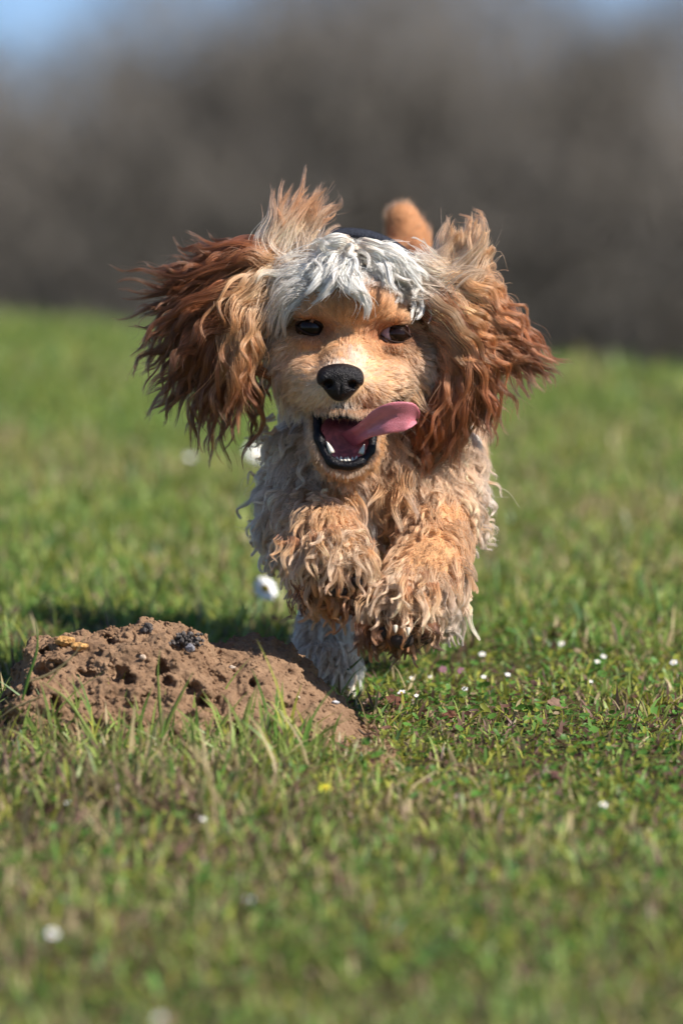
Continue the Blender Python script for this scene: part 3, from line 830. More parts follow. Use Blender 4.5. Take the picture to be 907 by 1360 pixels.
def grow_coat(name, N, wfun, seed, nclump, conv, rad0, T=9):
    r = np.random.default_rng(seed)
    p, n = surface_samples(bv, bq, N, wfun, r)   # roots on the skin
    k = ~bald(p); p, n = p[k], n[k]; N = len(p)
    ci = r.choice(N, nclump, replace=False)
    near = nearest(p, p[ci])
    cp, cn = p[ci], n[ci]
    d, L, A, cr, ct = coat(cp)
    d = d - cn * (d * cn).sum(1, keepdims=True) * 0.85
    d = norm(d + r.normal(0, 0.16, d.shape))
    side = norm(np.cross(d, cn))
    t = np.linspace(0, 1, T)[None, :, None]
    lift = 0.42 + 0.25 * r.uniform(0, 1, (len(ci), 1))
    lift = np.where(L[:, None] < 12, 0.30, lift)
    disp = d[:, None] * t + (cn * lift)[:, None] * (t - 0.62 * t * t)
    grav = np.array([0, 1.0, 0])[None, None] * 0.18 * t * t
    L = np.where(L < 13, L * 1.3, L * (0.62 if name == 'body_fur' else 1.0))
    disp = (disp + grav * (L > 20)[:, None, None]) * L[:, None, None] * r.uniform(0.75, 1.25, (len(ci), 1, 1))
    f = r.uniform(0.7, 1.9, (len(ci), 1, 1)); ph = r.uniform(0, 6.28, (len(ci), 1, 1))
    amp = A[:, None, None] * r.uniform(0.7, 2.0, (len(ci), 1, 1))
    wav = amp * (np.sin(6.283 * f * t + ph) - np.sin(ph)) * side[:, None] * t ** 0.6 + 0.7 * amp * np.abs(np.cos(6.283 * f * t + ph)) * cn[:, None] * t
    disp = disp + wav
    D = disp[near]
    ln = r.uniform(0.7, 1.1, (N, 1, 1))
    offs = (p - cp[near])[:, None]
    kk = conv[near] if isinstance(conv, np.ndarray) else conv
    kk = np.where(L[near] < 13, kk * 0.25, kk)[:, None, None]
    pts = cp[near][:, None] + D * ln + offs * (1 - kk * t ** 1.2)
    jit = r.normal(0, 1, (N, 1, 3)) * (0.6 + 0.045 * L[near])[:, None, None]
    pts = pts + jit * t ** 1.3
    # colour
    cvar = r.uniform(0.82, 1.15, (len(ci), 1))[near] * r.uniform(0.85, 1.12, (N, 1))
    pv = fbm(p[:, 0] / 16, p[:, 1] / 16, p[:, 2] / 16, 3, 90)
    cvar = cvar * (0.72 + 0.56 * np.clip((pv[:, None] - .3) / .4, 0, 1)) ** np.where(L[near] > 13, 1.0, .5)[:, None]
    tt = t ** 0.8
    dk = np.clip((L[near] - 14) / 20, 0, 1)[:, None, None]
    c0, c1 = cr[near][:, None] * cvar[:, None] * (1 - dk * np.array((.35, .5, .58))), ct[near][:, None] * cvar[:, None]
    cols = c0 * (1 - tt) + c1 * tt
    rad = rad0 * S * (1 - 0.8 * t[..., 0] ** 1.5) * r.uniform(0.7, 1.2, (N, 1)) * np.where(L[near] < 13, 0.75, 1.0)[:, None]
    return hair_obj(name, P(pts), rad, cols, FUR, dog)

grow_coat('face_fur', 70000, lambda c: (head_mask(c) & (c[:, 2] < 110)).astype(float) * np.where(c[:, 2] < 60, 1.0, 0.4), 11, 6000, 0.55, 0.42, 7)
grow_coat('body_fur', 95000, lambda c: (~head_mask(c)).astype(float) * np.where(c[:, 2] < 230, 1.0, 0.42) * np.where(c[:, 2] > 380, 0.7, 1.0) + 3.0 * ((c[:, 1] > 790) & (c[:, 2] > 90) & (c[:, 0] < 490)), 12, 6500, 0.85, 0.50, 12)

# ---- authored locks
def ramp(stops, t):
    ts = np.array([s[0] for s in stops]); cs = np.array([s[1] for s in stops])
    return np.stack([np.interp(t, ts, cs[:, k]) for k in range(3)], -1)

def locks(fan, n, seed, stops, spread=6, dw=14, lens=(0.6, 1.03), amp=4, freq=(1.2, 2.6), width=7, per=34, T=18, bright=(0.7, 1.25), tipw=0.10, splay=0.10, rootw=2.8):
    r = np.random.default_rng(seed)
    G = np.stack([catmull(f, 24) for f in fan])
    u = r.uniform(0, len(fan) - 1 - 1e-5, n); i = u.astype(int); f = (u - i)[:, None, None]
    f = f * f * (3 - 2 * f) * 0.6 + f * 0.4
    B = G[i] * (1 - f) + G[i + 1] * f
    lf = r.uniform(lens[0], lens[1], n)
    t = np.linspace(0, 1, T)
    src = (t[None] * lf[:, None]) * 23
    a = np.clip(src.astype(int), 0, 22); fr = (src - a)[..., None]      # fr > 1 runs on past the last guide point
    rows_ = np.arange(n)[:, None]
    C = B[rows_, a] * (1 - fr) + B[rows_, a + 1] * fr
    Lp = np.linalg.norm(np.diff(C, axis=1), axis=2).sum(1)
    off = r.normal(0, 1, (n, 3)) * np.array([spread, spread, dw])
    C = C + off[:, None] + (r.normal(0, 1, (n, 3)) * splay * Lp[:, None])[:, None] * t[None, :, None] ** 1.6
    tan = norm(np.gradient(C, axis=1))
    view = np.array([0.12, 0.1, 1.0])
    sd = norm(np.cross(tan, view)); bb = np.cross(tan, sd)
    ph = r.uniform(0, 6.28, (n, 1, 1)); fq = (r.uniform(freq[0], freq[1], n) * np.clip(Lp / 130, 0.5, 1.4))[:, None, None]
    am = amp * r.uniform(0.5, 1.6, (n, 1, 1)); tt = t[None, :, None]
    C = C + am * tt ** 0.6 * ((np.sin(6.283 * fq * tt + ph) - np.sin(ph) * (1 - tt)) * sd + 0.8 * np.cos(6.283 * fq * tt + ph) * bb)
    # strands
    wl = width * np.exp(r.normal(-.1, .45, (n, 1, 1, 1)))
    an = r.uniform(0, 6.28, (n, per, 1, 1)); rr = np.sqrt(r.uniform(0, 1, (n, per, 1, 1)))
    prof = (rootw * (1 - t) ** 1.8 + 0.75 * (1 - t ** 2.2) * t ** 0.5 + tipw * t)[None, None, :, None]
    an2 = an + 1.2 * t[None, None, :, None] * r.choice([-1, 1], (n, 1, 1, 1))
    St = C[:, None] + wl * rr * prof * (np.cos(an2) * sd[:, None] + 0.7 * np.sin(an2) * bb[:, None])
    St = St + r.normal(0, 1, (n, per, 1, 3)) * 1.1 * t[None, None, :, None]
    # uneven ends inside a lock
    sh = r.uniform(0.78, 1.0, (n, per, 1)) * t[None, None]
    q_ = np.clip(sh * (T - 1), 0, T - 1.001); qa = q_.astype(int); qf = (q_ - qa)[..., None]
    St = np.take_along_axis(St, qa[..., None], 2) * (1 - qf) + np.take_along_axis(St, qa[..., None] + 1, 2) * qf
    stray = (r.uniform(0, 1, (n, per, 1, 1)) < 0.05)
    St = St + stray * r.normal(0, 1, (n, per, 1, 3)) * 9 * t[None, None, :, None] ** 1.5
    tcol = t[None] * lf[:, None]
    cols = ramp(stops, tcol)[:, None] * r.uniform(bright[0], bright[1], (n, 1, 1, 1)) * r.uniform(0.7, 1.3, (n, per, 1, 1))
    cols = np.broadcast_to(cols, (n, per, T, 3))
    rad = 0.44 * S * (1 - 0.75 * t ** 1.6)[None, None] * r.uniform(0.75, 1.2, (n, per, 1))
    rad = np.broadcast_to(rad, (n, per, T))
    return St.reshape(-1, T, 3), rad.reshape(-1, T), cols.reshape(-1, T, 3)

def locks_obj(name, parts, mat, parent):
    T = parts[0][0].shape[1]
    return hair_obj(name, P(np.concatenate([p[0] for p in parts])), np.concatenate([p[1] for p in parts]), np.concatenate([p[2] for p in parts]), mat, parent)

EW = 60
WET = [(0, LTAN), (0.18, TAN), (0.38, BROWN), (1, BROWN * 0.45)]
fanL = [
 [(365, 345, EW), (332.1, 325, EW), (294.5, 328, EW + 5), (252.2, 320, EW + 10)],
 [(362.18, 352, EW), (313.3, 345, EW - 5), (261.6, 358, EW), (208.02, 350, EW + 10)],
 [(360.3, 360, EW), (303.9, 360, EW - 10), (242.8, 380, EW), (179.82, 386, EW + 10)],
 [(358.42, 370, EW), (299.2, 375, EW - 15), (239.98, 398, EW), (191.1, 412, EW)],
 [(355.6, 380, EW), (289.8, 398, EW - 15), (233.4, 435, EW), (196.74, 492, EW)],
 [(352.78, 390, EW), (285.1, 420, EW - 15), (236.22, 470, EW), (200.5, 520, EW + 10)],
 [(350.9, 395, EW), (285.1, 440, EW - 15), (247.5, 500, EW), (211.78, 548, EW + 10)],
 [(349.02, 400, EW), (289.8, 460, EW - 20), (261.6, 525, EW - 5), (258.78, 585, EW)],
 [(347.14, 405, EW), (299.2, 470, EW - 20), (280.4, 540, EW - 10), (281.34, 612, EW)],
 [(345.26, 410, EW), (308.6, 480, EW - 20), (303.9, 545, EW - 10), (303.9, 608, EW)],
 [(343.38, 415, EW), (324.58, 480, EW - 20), (337.74, 540, EW - 10), (311.42, 592, EW)],
]
fanL2 = [
 [(362, 362, 30), (320, 378, 15), (292, 420, 10), (296, 470, 20)],
 [(358, 372, 30), (325, 400, 10), (305, 445, 5), (312, 500, 20)],
 [(352, 385, 35), (332, 420, 10), (318, 470, 5), (305, 560, 20)],
 [(348, 395, 40), (340, 440, 20), (330, 490, 15), (318, 560, 25)],
]
tuftL = [
 [(352, 360, 55), (345, 330, 50), (360, 300, 50), (367, 256, 60)],
 [(368, 352, 50), (368, 318, 45), (385, 285, 45), (402, 246, 55)],
 [(385, 345, 55), (390, 312, 50), (408, 280, 50), (432, 250, 60)],
 [(402, 342, 60), (412, 315, 55), (430, 290, 55), (462, 276, 60), (464, 262, 62)],
]
headL = [   # pale hair sweeping off the temple over the ear root
 [(418, 352, 20), (385, 350, 15), (352, 345, 25), (330, 352, 35)],
 [(412, 362, 12), (380, 370, 8), (355, 390, 15), (345, 430, 30)],
 [(402, 376, 5), (380, 388, 0), (360, 415, 12), (340, 440, 30)],
 [(392, 395, 8), (372, 410, 8), (358, 440, 22), (352, 480, 45)],
]
PARTS = [
 locks(fanL, 290, 1, WET, spread=7, dw=16, amp=6.5, freq=(1.4, 3.4), width=4.4, per=54, lens=(.55, 1.04), splay=.09, bright=(.5, 1.5)),
 locks(fanL, 70, 12, [(0, BROWN), (.5, BROWN * .6), (1, DBROWN)], spread=8, dw=10, amp=4, width=8, per=50, lens=(.45, .8)),
 locks(fanL2, 60, 2, [(0, CREAM), (.4, LTAN), (.8, TAN), (1, BROWN)], spread=5, dw=8, amp=6, width=4.5, per=44, bright=(.6, 1.3)),
]
locks_obj('ear_fur', PARTS, EARF, dog)
locks_obj('ear_tuft', [locks(tuftL, 60, 3, [(0, PALE), (.55, CREAM), (.8, TAN), (1, TAN * .8)], spread=6, dw=10, amp=4, width=6, per=40)], FUR, dog)
locks_obj('temple_fur', [locks(headL, 55, 4, [(0, WHITE), (.6, PALE), (1, CREAM)], spread=5, dw=5, amp=3.5, width=6, per=40, lens=(.55, 1.05)) ], FUR, dog)

# right ear
fanR = [
 [(585.0, 375, 60), (630.0, 372, 50), (686.1, 425, 50), (710.2, 460, 52), (750.6, 490, 60)],
 [(585.0, 385, 55), (625.5, 390, 40), (676.5, 440, 40), (703.4, 475, 50), (742.0, 512, 60)],
 [(584.1, 395, 50), (621.0, 410, 32), (661.5, 455, 32), (695.7, 482, 45), (722.7, 515, 55)],
 [(582.3, 400, 48), (614.7, 425, 26), (648.0, 465, 25), (671.7, 500, 40), (695.7, 545, 55)],
 [(580.5, 405, 45), (609.3, 440, 20), (639.0, 490, 20), (648.0, 540, 35), (652.5, 600, 45)],
 [(578.7, 410, 45), (605.7, 450, 15), (627.3, 500, 15), (630.0, 550, 25), (641.7, 590, 40)],
]
fanR2 = [
 [(586, 395, 58), (624, 430, 30), (634, 490, 23), (619, 550, 28), (594, 620, 43)],
 [(592, 405, 56), (615, 445, 28), (620, 500, 18), (600, 560, 26), (576, 632, 43)],
 [(588, 415, 56), (604, 460, 28), (604, 515, 20), (578, 570, 26), (560, 632, 43)],
 [(584, 425, 60), (594, 465, 36), (592, 510, 30), (566, 550, 33), (552, 610, 48)],
]
tuftR = [
 [(575, 372, 70), (588, 345, 60), (592, 315, 58), (598, 292, 60)],
 [(585, 368, 65), (605, 335, 52), (612, 308, 50), (622, 296, 58)],
 [(592, 372, 60), (622, 345, 50), (638, 322, 50), (640, 300, 58), (622, 300, 58)],
 [(595, 380, 58), (632, 360, 48), (648, 340, 50), (650, 370, 55)],
 [(590, 390, 55), (630, 380, 45), (655, 380, 48), (652, 398, 50)],
]
headR = [
 [(545, 355, 43), (570, 352, 38), (603, 350, 46), (635, 345, 58)],
 [(553, 365, 38), (580, 368, 30), (615, 375, 36), (662, 400, 48)],
 [(560, 378, 33), (592, 392, 26), (612, 420, 30), (627, 455, 43)],
 [(572, 395, 33), (587, 420, 28), (592, 445, 33), (594, 480, 46)],
]
WETR = [(0, CREAM), (.3, LTAN), (.5, TAN), (.8, BROWN), (1, BROWN * .7)]
locks_obj('ear_fur', [
 locks(fanR, 150, 5, WETR, spread=5, dw=12, amp=7, freq=(1.4, 3.4), width=4.4, per=54, splay=.045, lens=(.5, 1.0), bright=(.5, 1.5)),
 locks(fanR2, 170, 6, [(0, LTAN), (.35, TAN), (.7, BROWN), (1, BROWN * .6)], spread=5, dw=9, amp=6.5, freq=(1.4, 3.4), width=4.6, per=54, splay=.045, bright=(.5, 1.5)),
 locks(fanR[3:] + fanR2[:2], 40, 15, [(0, BROWN), (.5, BROWN * .6), (1, DBROWN)], spread=8, dw=10, amp=4, width=9, per=44, lens=(.5, .9), splay=.05)], EARF, dog)
locks_obj('ear_tuft', [locks(tuftR, 85, 7, [(0, PALE), (.55, CREAM), (.8, LTAN), (1, TAN)], spread=6, dw=10, amp=4.5, width=6.5, per=40)], FUR, dog)
locks_obj('temple_fur', [locks(headR, 60, 8, [(0, PALE), (.5, CREAM), (1, LTAN)], spread=5, dw=6, amp=3.5, width=6, per=40, lens=(.55, 1.05))], FUR, dog)

# topknot
WHT = np.array((.96, .89, .81))
FURW = hair_mat('white_fur', 0.5, 0.6)
FURW.node_tree.nodes['Mix Shader'].inputs[0].default_value = 0.85
WT = [(0, PALE), (.25, WHT), (1, WHT)]
KL = [   # forehead waves: centre parting sweeping to both sides
 [(462, 334, 12), (440, 332, -5), (415, 348, -9), (388, 374, -1), (366, 384, 27)],
 [(465, 331, 2), (440, 344, -19), (420, 364, -21), (396, 388, -5), (372, 398, 17)],
 [(468, 338, -1), (450, 354, -29), (434, 374, -31), (412, 390, -21), (392, 394, -1)],
 [(472, 346, -12), (462, 364, -35), (452, 382, -39), (436, 388, -35), (424, 382, -31)],
]
KC = [
 [(462, 348, -12), (458, 366, -35), (464, 384, -43), (480, 396, -45), (488, 420, -41)],
 [(475, 346, -12), (472, 366, -35), (478, 384, -41), (494, 390, -41), (506, 384, -35)],
]
KR = [
 [(480, 338, -3), (498, 350, -25), (508, 370, -29), (520, 386, -23), (548, 398, 1)],
 [(490, 331, 2), (515, 344, -9), (530, 366, -13), (546, 388, -1), (566, 398, 17)],
 [(500, 334, 15), (526, 338, 5), (546, 362, 7), (556, 388, 19), (568, 411, 35)],
]
KT = [   # crown curls
 [(405, 372, 60), (398, 362, 45), (402, 355, 25), (418, 359, 5), (424, 377, -8)],
 [(425, 365, 75), (420, 349, 50), (428, 342, 25), (444, 351, 0), (446, 371, -12)],
 [(448, 361, 80), (446, 343, 50), (456, 338, 22), (468, 349, -4), (464, 371, -16)],
 [(472, 361, 80), (474, 342, 50), (484, 338, 22), (494, 351, 0), (488, 371, -10)],
 [(495, 363, 75), (500, 345, 48), (512, 343, 22), (520, 357, 2), (514, 377, -6)],
 [(515, 369, 65), (526, 355, 42), (538, 359, 22), (540, 375, 8), (532, 391, 0)],
 [(525, 379, 60), (542, 372, 40), (554, 383, 25), (556, 403, 16), (546, 421, 8)],
]
_fr = bv[(bv[:, 2] < 130) & (bv[:, 1] < 640)]
def lie(fan, offs):
    # lay each lock along the skull, a few millimetres off the skin
    out = []
    for g_ in fan:
        q = []
        for (x, y, w), o_ in zip(g_, offs):
            if o_ is not None:
                m = (np.abs(_fr[:, 0] - x) < 4) & (np.abs(_fr[:, 1] - y) < 4)
                if m.any(): w = float(_fr[m][:, 2].min()) - o_
            q.append((x, y, w))
        out.append(q)
    return out
KL = lie(KL, (10, 11, 10, 8, 5)); KC = lie(KC, (10, 11, 10, 9, 6)); KR = lie(KR, (10, 11, 10, 8, 5)); KT = lie(KT, (None, None, 12, 12, 9))
kw = dict(freq=(1.1, 2.2), bright=(.94, 1.05))
locks_obj('topknot_fur', [
 locks(KL, 95, 9, WT, spread=5, dw=4, amp=4.2, width=6.5, rootw=1.0, per=90, lens=(.40, .76), splay=.06, **kw),
 locks(KR, 85, 16, WT, spread=5, dw=4, amp=4.2, width=6.5, rootw=1.0, per=90, lens=(.38, .68), splay=.06, **kw),
 locks(KC, 9, 17, WT, spread=4, dw=3, amp=5, width=5, rootw=1.0, per=110, lens=(.5, .78), splay=.06, **kw),
 locks(KT, 130, 10, [(0, PALE), (.5, WHT), (1, WHT)], spread=5, dw=3, amp=5.0, width=6.2, rootw=1.0, per=80, lens=(.6, 1.0), splay=.09, **kw),
 locks(lie([[(462, 372, -48), (476, 390, -58), (487, 408, -60), (485, 432, -56)], [(468, 372, -48), (482, 390, -58), (491, 406, -60), (489, 427, -54)]], (8, 9, 8, 6)), 3, 14, [(0, WHT), (1, WHT)], spread=1.5, dw=1, amp=1.5, width=4.5, per=70, splay=.01)], FURW, dog)

# long wisps off the outermost ear hair, and cheek hair
wispR = [[(655, 425, 45), (690, 458, 48), (718, 478, 52), (757, 494, 60)], [(655, 440, 42), (688, 468, 46), (712, 492, 50), (742, 522, 58)], [(650, 450, 40), (676, 482, 44), (690, 510, 48), (703, 546, 55)]]
wispL = [[(290, 345, 58), (250, 350, 58), (215, 352, 60), (196, 345, 66)], [(270, 370, 58), (225, 384, 58), (195, 388, 60), (168, 384, 66)], [(255, 395, 58), (215, 406, 58), (192, 410, 60), (177, 420, 66)], [(235, 450, 60), (210, 480, 60), (196, 500, 62), (186, 525, 66)], [(250, 490, 60), (222, 520, 60), (208, 535, 62), (199, 552, 66)], [(275, 530, 58), (262, 560, 58), (258, 578, 60), (252, 590, 62)]]
WW = [(0, BROWN), (1, BROWN * .55)]
locks_obj('ear_wisps', [locks(wispR, 17, 51, WW, spread=2.5, dw=4, amp=4.5, width=2.4, per=26, lens=(.7, 1.02), splay=.04), locks(wispL, 26, 52, WW, spread=3, dw=4, amp=4.5, width=2.4, per=26, lens=(.7, 1.02), splay=.05)], EARF, dog)
chL = [[(385, 450, 12), (368, 470, 22), (358, 495, 40), (354, 528, 60)], [(378, 480, 25), (368, 505, 38), (364, 530, 55), (368, 556, 70)], [(398, 515, 28), (390, 535, 30), (386, 552, 40), (388, 572, 55)]]
chR = [[(545, 450, 22), (565, 462, 30), (578, 480, 40), (584, 505, 55)], [(552, 485, 18), (568, 498, 26), (576, 514, 36), (578, 535, 50)], [(540, 515, 15), (552, 530, 22), (558, 545, 32), (560, 562, 45)]]
locks_obj('cheek_fur', [locks(chL, 34, 53, [(0, LTAN), (.5, CREAM), (1, PALE)], spread=6, dw=4, amp=3, width=2.6, per=30, lens=(.45, .95), splay=.14), locks(chR, 34, 54, [(0, LTAN), (.5, CREAM), (1, PALE)], spread=6, dw=4, amp=3, width=2.6, per=30, lens=(.45, .9), splay=.14)], FUR, dog)

# shaggy locks on paws and chest, straggling wet strands
pawL = [[(x, 712 + abs(x - 440) * .2, -118 + abs(x - 440) * .5), (x + (x - 440) * .2, 740, -142 + abs(x - 440) * .6), (x + (x - 440) * .3, 765, -142 + abs(x - 440) * .6), (x + (x - 440) * .22 + 4, 786, -126 + abs(x - 440) * .6)] for x in (385, 405, 425, 445, 465, 485)]
pawR = [[(x, 775 + abs(x - 535) * .1, -126 + abs(x - 535) * .5), (x + (x - 535) * .2 - 3, 800, -144 + abs(x - 535) * .55), (x + (x - 535) * .28 - 4, 818, -146 + abs(x - 535) * .55), (x + (x - 535) * .25, 834, -132 + abs(x - 535) * .55)] for x in (490, 510, 530, 550, 570, 590)]
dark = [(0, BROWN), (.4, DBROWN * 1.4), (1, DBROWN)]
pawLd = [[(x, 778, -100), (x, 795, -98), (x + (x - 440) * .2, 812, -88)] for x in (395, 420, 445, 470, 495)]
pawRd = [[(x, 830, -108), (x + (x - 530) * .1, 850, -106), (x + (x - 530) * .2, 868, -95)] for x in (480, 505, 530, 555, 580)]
chest = [[(x, 640, 40), (x + 2, 665, 10), (x + (x - 480) * .1, 700, 0), (x + (x - 480) * .2, 735, 0)] for x in (430, 460, 490, 515, 540)]
edgeL = [[(365, y, 110), (350, y + 8, 105), (338, y + 22, 105)] for y in (545, 580, 620, 660, 700)]
edgeR = [[(630, y, 120), (645, y + 8, 115), (652, y + 24, 115)] for y in (600, 640, 680, 715)]
CT = [(0, BROWN), (.4, LTAN), (.8, CREAM), (1, CREAM)]
def coat_locks(n, wfun, seed, per=24, width=3.6, T=14, amul=0.85):
    r = np.random.default_rng(seed)
    p, nn = surface_samples(bv, bq, n * 2, wfun, r)
    d, L, A, cr, ct = coat(p)
    k = (~bald(p)) & (L > 17); k &= np.cumsum(k) <= n
    p, nn, d, L, A, cr, ct = [a[k] for a in (p, nn, d, L, A, cr, ct)]; n = len(p)
    d = norm(d - nn * (d * nn).sum(1, keepdims=True) * .9 + r.normal(0, .22, d.shape))
    sd = norm(np.cross(d, nn)); t = np.linspace(0, 1, T)[None, :, None]
    L = L * r.uniform(.75, 1.35, n) * np.where((p[:, 1] > 700) & (p[:, 2] < 60), np.where(p[:, 1] > 805, 1.05, 1.25), 1.1)
    C = p[:, None] + L[:, None, None] * (d[:, None] * t + nn[:, None] * (.46 * t - .36 * t * t) + np.array((0, .22, 0)) * t * t)
    f = r.uniform(.6, 1.5, (n, 1, 1)) * (L[:, None, None] / 34); ph = r.uniform(0, 6.28, (n, 1, 1)); am = (A[:, None, None] * amul) * r.uniform(.6, 1.7, (n, 1, 1))
    hand = r.choice([-1, 1], (n, 1, 1))
    an = 6.283 * f * t ** 1.2 + ph
    C = C + am * t ** 1.25 * ((np.sin(an) - np.sin(ph) * (1 - t)) * sd[:, None] * hand + .8 * (np.cos(an) - np.cos(ph) * (1 - t)) * nn[:, None])
    tan = norm(np.gradient(C, axis=1)); bb = np.cross(tan, sd[:, None]); s2 = np.cross(bb, tan)
    tt_ = t[..., 0][:, None, :, None]
    wl = width * np.exp(r.normal(0, .4, (n, 1, 1, 1)))
    a_ = r.uniform(0, 6.28, (n, per, 1, 1)); rr = np.sqrt(r.uniform(0, 1, (n, per, 1, 1)))
    prof = 1.7 * (1 - tt_) ** 1.6 + .8 * (1 - tt_ ** 2.2) * tt_ ** .5 + .12 * tt_
    St = C[:, None] + wl * rr * prof * (np.cos(a_) * s2[:, None] + np.sin(a_) * bb[:, None]) + r.normal(0, .8, (n, per, 1, 3)) * tt_
    b_ = r.uniform(.72, 1.25, (n, 1, 1, 1)) * r.uniform(.8, 1.2, (n, per, 1, 1))
    pv = fbm(p[:, 0] / 16, p[:, 1] / 16, p[:, 2] / 16, 3, 90)
    b_ = b_ * (.75 + .5 * np.clip((pv - .3) / .4, 0, 1))[:, None, None, None]
    q = np.clip(tt_ * 1.7, 0, 1)
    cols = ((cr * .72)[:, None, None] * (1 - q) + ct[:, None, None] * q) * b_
    rad = np.broadcast_to(.46 * S * (1 - .7 * t[..., 0] ** 1.6)[:, None], (n, per, T)) * r.uniform(.8, 1.2, (n, per, 1))
    return St.reshape(-1, T, 3), rad.reshape(-1, T), np.broadcast_to(cols, (n, per, T, 3)).reshape(-1, T, 3)
front = lambda c: (~head_mask(c)).astype(float) * np.where(c[:, 2] < 230, 1.0, .15) + .6 * ((c[:, 2] < 110) & (c[:, 1] > 560) & (c[:, 1] < 660) & ((c[:, 0] < 410) | (c[:, 0] > 520))) + 1.6 * ((c[:, 1] > 790) & (c[:, 2] > 90)) + 1.5 * ((c[:, 1] < 350) & (c[:, 2] > 500))
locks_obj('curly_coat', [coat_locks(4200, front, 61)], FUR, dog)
LC = [(0, TAN), (.5, LTAN), (1, CREAM)]
PD = dict(T=14)
locks_obj('feathering', [
 locks(pawL, 26, 21, CT, spread=9, dw=6, amp=5, freq=(2, 4), width=3, per=22, splay=.16),
 locks(pawR, 22, 22, CT, spread=10, dw=6, amp=4.5, freq=(2, 4), width=3, per=22, splay=.16),
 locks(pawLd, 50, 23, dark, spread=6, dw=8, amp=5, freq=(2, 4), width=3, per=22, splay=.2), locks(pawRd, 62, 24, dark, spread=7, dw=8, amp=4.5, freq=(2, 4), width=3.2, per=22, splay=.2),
 locks(chest, 14, 25, [(0, TAN), (.4, LTAN), (1, PALE)], spread=9, dw=8, amp=5, width=3, per=22, splay=.2),
 locks(edgeL, 26, 26, [(0, LTAN), (.5, CREAM), (1, PALE)], spread=7, dw=14, amp=5, freq=(2, 4), width=2.4, per=20), locks(edgeR, 28, 27, [(0, LTAN), (.5, CREAM), (1, PALE)], spread=7, dw=14, amp=5, freq=(2, 4), width=2.4, per=20)], FUR, dog)

# short fringe over the lips
r = np.random.default_rng(78)
def fringe(path, n, out, L0, c0_, c1_, seed):
    r = np.random.default_rng(seed)
    i = r.integers(0, len(path), n); p0 = path[i] + r.normal(0, 1.6, (n, 3))
    d = norm(out[i] + r.normal(0, .22, (n, 3))); L = L0 * r.uniform(.6, 1.3, n)
    t = np.linspace(0, 1, 7)[None, :, None]
    pts = p0[:, None] + d[:, None] * L[:, None, None] * t + np.array((0, 1, 0)) * (L[:, None, None] * .25 * t * t)
    cols = (c0_ * (1 - t) + c1_ * t) * r.uniform(.8, 1.15, (n, 1, 1))
    return pts, 0.34 * S * (1 - .7 * t[..., 0]) * np.ones((n, 1)), cols
lp0 = catmull([(413, 552, -46), (416, 572, -58), (423, 600, -68), (438, 620, -76), (461, 628, -80), (484, 618, -76), (498, 600, -68), (500, 582, -56), (508, 568, -46)], 40)
lo_ = norm(lp0 - np.array((459, 575, -50)) + np.array((0, 4, -6)))
up0 = catmull([(416, 541, -62), (432, 543, -84), (447, 542, -96), (458, 543, -98), (472, 545, -90), (488, 543, -74), (504, 535, -56), (518, 526, -36)], 40)
fr_ = [fringe(lp0 - lo_ * 2.5, 1300, norm(lo_ + np.array((0, .25, -.5))), 8.5, TAN * .6, CREAM, 1), fringe(up0 + np.array((0, 2, 0)), 420, np.broadcast_to(norm(np.array((.05, 1, -.1))), (40, 3)), 7, TAN, CREAM, 2)]
locks_obj('lip_fringe', fr_, FUR, dog)

# whiskers
r = np.random.default_rng(77)
wh = []
for sgn, cx in ((-1, 425), (1, 488)):
    for k in range(9):
        p0 = np.array((cx + sgn * r.uniform(0, 14), r.uniform(520, 542), -66)); L = r.uniform(35, 70)
        d = norm(np.array((sgn * r.uniform(.5, 1), r.uniform(.1, .8), r.uniform(.1, .5))))
        wh.append(np.stack([p0 + d * L * t + np.array((0, 9 * t * t, 0)) for t in np.linspace(0, 1, 8)]))
wh = np.array(wh)
hair_obj('whiskers', P(wh), np.broadcast_to(0.17 * S * (1 - .7 * np.linspace(0, 1, 8))[None], wh.shape[:2]), np.full(wh.shape, .6) * np.array((1, .8, .6)), FUR, dog)

# ear leather
EARS = simple_mat('ear_leather', (0.10, 0.045, 0.025), 0.8, 0.2, noise=(60, .7, 1.3), bump=.3, bscale=120)
def ear(outline, w0):
    g = Grid((min(p[0] for p in outline) - 30, min(p[1] for p in outline) - 30, w0 - 30), (max(p[0] for p in outline) + 30, max(p[1] for p in outline) + 30, w0 + 30), 2.5)
    for a, b in zip(outline[:-1], outline[1:]):
        g.cone((a[0], a[1], w0), (b[0], b[1], w0), a[2], b[2], 10)
    sl, X, Y, Z = g.box(g.lo, g.lo + g.step * (g.n - 1))
    g.F = np.maximum(g.F, (np.abs(Z - w0) - 5).astype(np.float32))
    return g.mesh()
v, q = ear([(372, 370, 14), (330, 380, 24), (296, 420, 30), (290, 470, 24), (300, 505, 10)], EW + 6)
mesh_obj('ear', P(v), q, EARS, dog)
v, q = ear([(568, 375, 14), (600, 400, 26), (625, 435, 28), (615, 490, 24), (605, 530, 12)], EW + 2)
mesh_obj('ear', P(v), q, EARS, dog)

